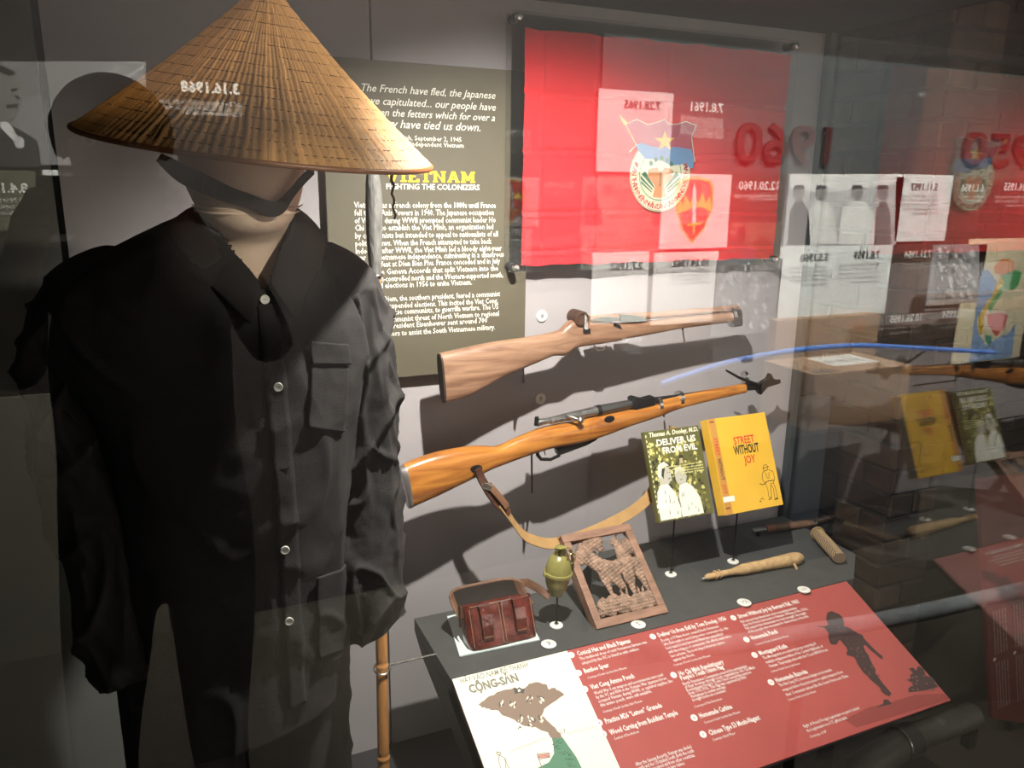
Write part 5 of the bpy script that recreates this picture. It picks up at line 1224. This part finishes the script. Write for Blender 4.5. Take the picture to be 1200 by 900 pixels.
def crowd(mb, r, seed, h, lo=.08, hi=.8, n=90, base=.3):
    rn = random.Random(seed); quadp(mb, [(r[0], r[1]), (r[2], r[1]), (r[2], r[3]), (r[0], r[3])], (base,)*3, h+.0008)
    for i in range(n):
        x_, y_ = rn.uniform(r[0]+2, r[2]-9), rn.uniform(r[1]+2, r[3]-9); g_ = rn.uniform(lo, hi); a_ = rn.uniform(2, 7)
        quadp(mb, [(x_, y_), (x_+a_*.6, y_-1), (x_+a_, y_+a_), (x_+a_*.3, y_+a_*1.1)], (g_,)*3, h+.001+i*.00002)
t, *_ = card('photo_panel', (1091, 287, 1143, 354), (.4, .4, .4), 'mirrored grey photograph of a crowd of soldiers, left of the map', 'photograph'); print_on(t, lambda mb, h: crowd(mb, (1091, 287, 1143, 354), 4, h, n=110), .02)
t, *_ = card('photo_panel', (836, 304, 906, 388), (.2, .2, .2), 'mirrored dark photograph of a soldier in foliage, right of the upper gun muzzle', 'photograph'); print_on(t, lambda mb, h: crowd(mb, (836, 304, 906, 388), 9, h, .05, .6, 120, .15), .02)
t, *_ = card('map_panel', (1133, 280, 1190, 418), (.82, .74, .5), 'mirrored coloured map poster at the right edge', 'map')
def mp_(mb, h):
    c10 = lambda L_: [(1000+x_/4.5, 280+y_/4.5) for x_, y_ in L_]; q = lambda L_, c, k: quadp(mb, c10(L_), c, h+.001+k*.0003)
    q([(655, 165), (690, 160), (735, 220), (740, 260), (700, 310), (660, 370), (630, 420), (640, 500), (660, 520), (680, 560), (740, 520), (800, 490), (838, 440), (812, 620), (590, 645)], (.25, .42, .68), 1)
    q([(720, 145), (765, 100), (830, 115), (825, 165), (770, 190), (725, 175)], (.80, .25, .05), 2)
    q([(760, 190), (830, 160), (868, 175), (850, 240), (820, 268), (775, 262), (740, 320), (700, 385), (690, 350), (730, 280)], (.10, .45, .16), 2)
    q([(755, 190), (775, 230), (735, 290), (690, 345), (675, 400), (660, 500), (640, 495), (640, 410), (665, 360), (710, 300)], (.80, .50, .05), 2.5)
    q([(680, 395), (760, 385), (795, 400), (780, 460), (735, 510), (690, 450)], (.70, .10, .08), 3); q([(675, 500), (715, 510), (700, 560), (680, 540)], (.1, .4, .3), 3)
print_on(t, mp_, .02)
t, *_ = card('photo_panel', (-45, 73, 171, 196), (.25, .25, .25), 'mirrored grey photograph of a man in a dark suit before a crowd, far left', 'photograph')
def pm_(mb, h):
    crowd(mb, (80, 118, 165, 160), 2, h+.0008, .12, .6, 120, .2); quadp(mb, [(-45, 73), (171, 73), (171, 118), (60, 112), (-45, 118)], (.22, .22, .215), h+.0005)
    for x0_, x1_ in ((100, 140), (130, 168)): quadp(mb, [(x0_, 100), (x1_, 78), (x1_, 82), (x0_, 104)], (.35, .35, .35), h+.001)
    quadp(mb, [(-45, 160), (-5, 148), (20, 150), (45, 165), (50, 196), (-45, 196)], (.03, .03, .03), h+.004)
    P = [(3+25*math.cos(a_), 112+33*math.sin(a_)) for a_ in [i*PI/12 for i in range(24)]]; quadp(mb, P, (.20, .19, .18), h+.0045)
    quadp(mb, [(-22, 100), (-18, 84), (3, 78), (20, 86), (14, 90), (2, 86), (-12, 96)], (.03, .03, .03), h+.005)
    for P in ([(14, 105), (22, 104), (22, 107), (15, 108)], [(8, 124), (24, 122), (22, 126), (10, 128)], [(20, 112), (27, 116), (21, 118)]): quadp(mb, P, (.04, .04, .04), h+.0052)
    quadp(mb, [(-2, 142), (12, 144), (30, 172), (26, 174), (4, 152)], (.75, .75, .73), h+.0054)
    P = [(24+6*math.cos(a_), 167+7*math.sin(a_)) for a_ in [i*PI/8 for i in range(16)]]; quadp(mb, P, (.6, .6, .6), h+.0056)
print_on(t, pm_, .02)
t, *_ = card('text_card', (-45, 199, 51, 270), (.10, .10, .06), 'mirrored olive card dated 8.4.1969, far left below the suit photograph', 'sign')
print_on(t, lambda mb, h: (otext(mb, "8.4.1969", -25, 225, 35, white, .04, hgt=h+.002), block(mb, -40, 237, 38, 3, (.75, .75, .7), hgt=h+.002, dy=7.5, words=["Secret negotiations begin in", "Paris between the US", "and North Vietnam"])), .02)
t, *_ = card('text_card', (50, 199, 73, 236), gw, 'mirrored blank white card, far left beside the olive dated card', 'sign')
# cardboard box on a dark cabinet
def mir(p): return V((p.x, -2-p.y, p.z))
bx_ = mir(U(955, 440, Y=.75)); x1_ = U(1068, 432, Y=.75).x; zt_ = bx_.z; zb_ = U(958, 505, Y=.75).z
m_card = mat('cardboard', (.32, .20, .115), .85, var=.08, vscale=4); m_tape = mat('brown_tape', (.22, .13, .06), .3)
cb = thing('cardboard_box', 'brown cardboard box with a white shipping label, mirrored right of the rifle muzzle', 'box', (bx_.x, bx_.y, zb_))
MB().box((bx_.x, bx_.y-.30, zb_), (x1_, bx_.y, zt_-.003)).build('carton', m_card, cb, bevel=.003)
for d0, d1 in ((.0, .1495), (.1505, .30)): MB().box((bx_.x, bx_.y-d1, zt_-.003), (x1_, bx_.y-d0, zt_)).build('flap', m_card, cb)
MB().box((x1_-.34, bx_.y-.27, zt_), (x1_-.08, bx_.y-.10, zt_+.001)).build('shipping_label', m_white, cb)
mb = MB()
for i in range(9): mb.box((x1_-.31+i*.022, bx_.y-.20, zt_+.001), (x1_-.31+i*.022+random.uniform(.004, .012), bx_.y-.15, zt_+.0014), c=(.1, .1, .1))
mb.build('barcode', m_print, bpy.data.objects['shipping_label'])
mb = MB(); mb.box((bx_.x+.03, bx_.y-.07, zt_), (bx_.x+.15, bx_.y-.02, zt_+.0006), c=(.1, .07, .05)); mb.build('stamp', m_print, cb)
cab = thing('black_cabinet', 'low black cabinet carrying the cardboard box, mirrored behind the books', 'cabinet', (bx_.x-.25, bx_.y, 0))
MB().box((bx_.x-.45, bx_.y-.36, 0), (x1_+.15, bx_.y+.02, zb_-.0205)).build('carcass', mat('blue_black_lacquer', (.02, .025, .035), .4), cab)
MB().box((bx_.x-.46, bx_.y-.365, zb_-.02), (x1_+.16, bx_.y+.03, zb_-.001)).build('top', m_black, cab, bevel=.002)
b2 = thing('brown_carton', 'flat brown carton leaning on the opposite wall, mirrored left of the cardboard box', 'box', O3(955, 418))
x0, z0, x1, z1 = orect(898, 373, 1012, 416); MB().box((x0, YO+.0108, z0-.25), (x1, YO+.07, z1)).build('carton', m_card, b2, bevel=.003)
mb = MB(); text(mb, "(0)", V((x1-.10, YO+.071, z1-.07)), mX, Z, h=.08, c=(.6, .2, .05)); mb.build('print', m_print, b2)
# blue light tube
m_blue = mat('blue_light_tube', (.10, .26, .75), .15, emit=.9, coat=.5)
bt = thing('blue_light_tube', 'thin glowing blue tube, mirrored across the rifle muzzle', 'light tube', (1.6, -2.6, .9))
MB().tube([V(q) for q in subdiv([tuple(mir(U(x_, y_, Y=.6))) for x_, y_ in ((775, 450), (800, 441), (860, 423), (935, 410), (1000, 405), (1060, 407), (1165, 413))], 6)], .010, 10).build('tube', m_blue, bt, smooth=True)
MB().box((1.28, -2.63, 0), (1.30, -2.61, .885)).build('post', m_black, bt)
hr = thing('pale_handrail', 'pale blue-grey rail, mirrored across the right part of the red caption panel', 'rail', (1.4, -1.72, .5))
MB().tube([V(q) for q in subdiv([tuple(mir(U(x_, y_, Y=-.28))) for x_, y_ in ((735, 768), (840, 757), (950, 741), (1060, 722), (1230, 684))], 6)], .023, 14).build('rail', mat('pale_rail', (.55, .62, .68), .4, var=.55, vscale=9, coat=.3), hr, smooth=True)
MB().box((1.39, -1.73, 0), (1.41, -1.71, .478)).build('post', m_black, hr)

# neighbouring red caption board beyond the right glass, its lines running upright
Yr = -.36; a_, b_, c_, d_ = U(1147, 562, Y=Yr), U(1290, 545, Y=Yr), U(1300, 862, Y=Yr), U(1163, 842, Y=Yr)
nb = thing('caption_board', 'dark red board with upright-running text lines, at the far right edge', 'sign', d_)
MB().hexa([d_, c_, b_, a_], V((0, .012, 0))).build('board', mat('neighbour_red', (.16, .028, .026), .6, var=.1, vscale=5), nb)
mb = MB(); up_ = (a_-d_).normalized(); rt_ = V((0, -1, 0)).cross(up_)
rt_ = rt_ if rt_.x > 0 else -rt_
for g_ in range(3):
    for i in range(5):
        o_ = d_+up_*(.03+.0)+V((.03+g_*.085+i*.012, -.0006, 0)); text(mb, ["Courtesy of the state museum", "weapons and supplies carried south", "along the trail by hand and bicycle", "were found by patrols in the hills", "and later given to the collection"][i], o_, up_, -rt_, width=.17, h=.010, c=(.6, .5, .45))
        text(mb, ["homemade and captured pieces", "from the first years of the war", "shown here with their stories", "and the people who used them", "on both sides"][i], o_+up_*.20, up_, -rt_, width=.15, h=.010, c=(.6, .5, .45))
    mb.poly([d_+up_*.212+V((.022+g_*.085+.006*math.cos(t), -.0006, .006*math.sin(t))) for t in [PI*k_/6 for k_ in range(12)]], white)
mb.build('print', m_print, nb)
MB().box((d_.x+.1, Yr+.004, 0), (d_.x+.13, Yr+.012, d_.z+.001)).build('post', m_black, nb)
# ---------------------------------------------------------------- the photographer, seen mirrored in the glass
ps = thing('person', 'person in dark clothes holding up a phone, mirrored as a dark shape over the shirt', 'person', (-.08, -1.9, 0))
J = {'pel': (-.045, -1.92, .93, .165, .11), 'sp1': (-.045, -1.925, 1.08, .16, .10), 'sp2': (-.045, -1.93, 1.24, .165, .105), 'chest': (-.045, -1.93, 1.37, .14, .095), 'neck': (-.052, -1.91, 1.475, .055, .055), 'head0': (-.052, -1.895, 1.545, .062, .072), 'head1': (-.052, -1.885, 1.61, .074, .088), 'head2': (-.052, -1.89, 1.665, .062, .07),
     'lsh': (-.225, -1.93, 1.40, .06, .055), 'lel': (-.235, -1.84, 1.24, .058, .055), 'lwr': (-.165, -1.68, 1.47, .027, .027), 'lha': (-.145, -1.655, 1.515, .024, .03),
     'rsh': (.12, -1.93, 1.40, .06, .055), 'rel': (.18, -1.86, 1.25, .045, .043), 'rwr': (.055, -1.69, 1.46, .027, .027), 'rha': (.03, -1.665, 1.505, .024, .03),
     'lhip': (-.135, -1.92, .86, .10, .10), 'lkn': (-.18, -1.91, .48, .062, .062), 'lan': (-.19, -1.93, .09, .042, .045), 'lto': (-.20, -1.80, .045, .042, .035),
     'rhip': (.045, -1.92, .86, .10, .10), 'rkn': (.025, -1.91, .48, .062, .062), 'ran': (.035, -1.93, .09, .042, .045), 'rto': (.045, -1.80, .045, .042, .035)}
Ed = [('pel', 'sp1'), ('sp1', 'sp2'), ('sp2', 'chest'), ('chest', 'neck'), ('neck', 'head0'), ('head0', 'head1'), ('head1', 'head2'), ('chest', 'lsh'), ('lsh', 'lel'), ('lel', 'lwr'), ('lwr', 'lha'), ('chest', 'rsh'), ('rsh', 'rel'), ('rel', 'rwr'), ('rwr', 'rha'),
      ('pel', 'lhip'), ('lhip', 'lkn'), ('lkn', 'lan'), ('lan', 'lto'), ('pel', 'rhip'), ('rhip', 'rkn'), ('rkn', 'ran'), ('ran', 'rto')]
J = dict(J)
# fingers: rooted in the palms, curled round the phone (which spans x -.145..+.02 at y -1.622)
for sd, hx_, s_ in (('l', -.145, 1), ('r', .03, -1)):
    for k_ in range(4):
        z_ = 1.515+.017*(1.5-k_)-.008; ln = (.9, 1.0, .95, .78)[k_]
        J[f'{sd}f{k_}a'] = (hx_-s_*.004, -1.640, z_, .0085, .0085); J[f'{sd}f{k_}b'] = (hx_-s_*.002+s_*.002, -1.622, z_+.003, .0078, .0078); J[f'{sd}f{k_}c'] = (hx_+s_*.016*ln, -1.6125, z_+.004, .0068, .0068)
        Ed += [(f'{sd}ha', f'{sd}f{k_}a'), (f'{sd}f{k_}a', f'{sd}f{k_}b'), (f'{sd}f{k_}b', f'{sd}f{k_}c')]
    J[f'{sd}ta'] = (hx_+s_*.012, -1.662, 1.497, .0105, .0105); J[f'{sd}tb'] = (hx_+s_*.026, -1.645, 1.507, .009, .009); J[f'{sd}tc'] = (hx_+s_*.034, -1.636, 1.518, .008, .008)
    Ed += [(f'{sd}ha', f'{sd}ta'), (f'{sd}ta', f'{sd}tb'), (f'{sd}tb', f'{sd}tc')]
keys = list(J); me = bpy.data.meshes.new('body'); me.from_pydata([J[k_][:3] for k_ in keys], [(keys.index(a), keys.index(b)) for a, b in Ed], []); me.update()
ob = bpy.data.objects.new('body_tmp', me); COL.objects.link(ob)
sk = ob.modifiers.new('skin', 'SKIN'); sk.use_smooth_shade = True
if not me.skin_vertices: me.skin_vertices.new() if hasattr(me.skin_vertices, 'new') else None
for i, k_ in enumerate(keys):
    v = me.skin_vertices[0].data[i]; v.radius = J[k_][3:5]; v.use_root = (k_ == 'pel')
s_ = ob.modifiers.new('sub', 'SUBSURF'); s_.levels = 2; s_.render_levels = 2
dg = bpy.context.evaluated_depsgraph_get(); bm_ = bpy.data.meshes.new_from_object(ob.evaluated_get(dg)); bpy.data.objects.remove(ob)
bo_ = bpy.data.objects.new('body', bm_); COL.objects.link(bo_); bo_.parent = ps; bo_.location = (0, 0, 0)
bm_.transform(Matrix.Translation(-ps.location))
m_face = mat('skin', (.48, .30, .22), .6); m_cloth = mat('dark_jacket', (.006, .006, .007), .95); m_jean = mat('dark_trousers', (.006, .007, .009), .95)
bm_.materials.clear()
for x_ in (m_cloth, m_face, m_jean): bm_.materials.append(x_)
bm_.polygons.foreach_set('use_smooth', [True]*len(bm_.polygons))
for p in bm_.polygons:
    c_ = p.center+ps.location; p.material_index = 1 if (c_.z > 1.50 and c_.y > -2.1 and c_.y < -1.8 and abs(c_.x+.052) < .12) or (c_.y > -1.685 and c_.z > 1.4) else (2 if c_.z < .95 else 0)
m_hair = mat('dark_hair', (.015, .011, .009), .8, bump=.5, bscale=150)
R = []
for i in range(12):
    t = i/11; a_ = t*PI*.62; R.append([V((-.052+.084*math.sin(a_)*math.cos(g), -1.897+.098*math.sin(a_)*math.sin(g), 1.625+.088*math.cos(a_)+(.035*max(0, math.sin(g)) if i > 7 else -.01*max(0, -math.sin(g))))) for g in [2*PI*j/28 for j in range(28)]])
o = MB().loft(R, True, False).build('hair', m_hair, ps, smooth=True); q = o.modifiers.new('t', 'SOLIDIFY'); q.thickness = .008
fy = -1.885+.088
for s_ in (-1, 1):
    e_ = MB().lathe([(.001, -.010), (.008, -.006), (.0105, 0), (.008, .006), (.001, .010)], 14, Matrix.Translation((-.052+s_*.031, fy-.012, 1.612))).build('eye', m_white, ps, smooth=True)
    MB().lathe([(.0045, 0), (.004, .001), (.0005, .0012)], 12, Matrix.Translation((-.052+s_*.031, fy-.0025, 1.612)) @ Matrix.Rotation(-PI/2, 4, 'X')).build('pupil', m_black, e_)
    MB().tube([(-.052+s_*.072, -1.895, 1.632), (-.052+s_*.082, -1.905, 1.628), (-.052+s_*.083, -1.903, 1.605), (-.052+s_*.074, -1.893, 1.588)], [.004, .007, .006, .004], 8).build('ear', m_face, ps, smooth=True)
MB().tube([(-.052, fy-.008, 1.618), (-.052, fy+.008, 1.592), (-.052, fy+.010, 1.584), (-.052, fy-.004, 1.578)], [.006, .009, .011, .006], 10).build('nose', m_face, ps, smooth=True)
MB().tube([(-.074, fy-.014, 1.556), (-.062, fy-.006, 1.559), (-.052, fy-.004, 1.558), (-.042, fy-.006, 1.559), (-.030, fy-.014, 1.556)], [.002, .004, .0045, .004, .002], 8).build('mouth', mat('lips', (.35, .14, .12), .5), ps, smooth=True)
phn = thing('phone', 'dark smartphone held up level by the mirrored photographer', 'phone', (-.06, -1.626, 1.515))
MB().box((-.140, -1.630, 1.482), (.020, -1.622, 1.558)).build('case', m_black, phn, bevel=.003)
MB().box((-.134, -1.6308, 1.488), (.014, -1.6301, 1.552)).build('screen', mat('phone_screen', (.02, .02, .025), .1), phn)
MB().box((-.004, -1.6219, 1.538), (.016, -1.6205, 1.556)).build('lens_bump', m_black, phn, bevel=.0006)
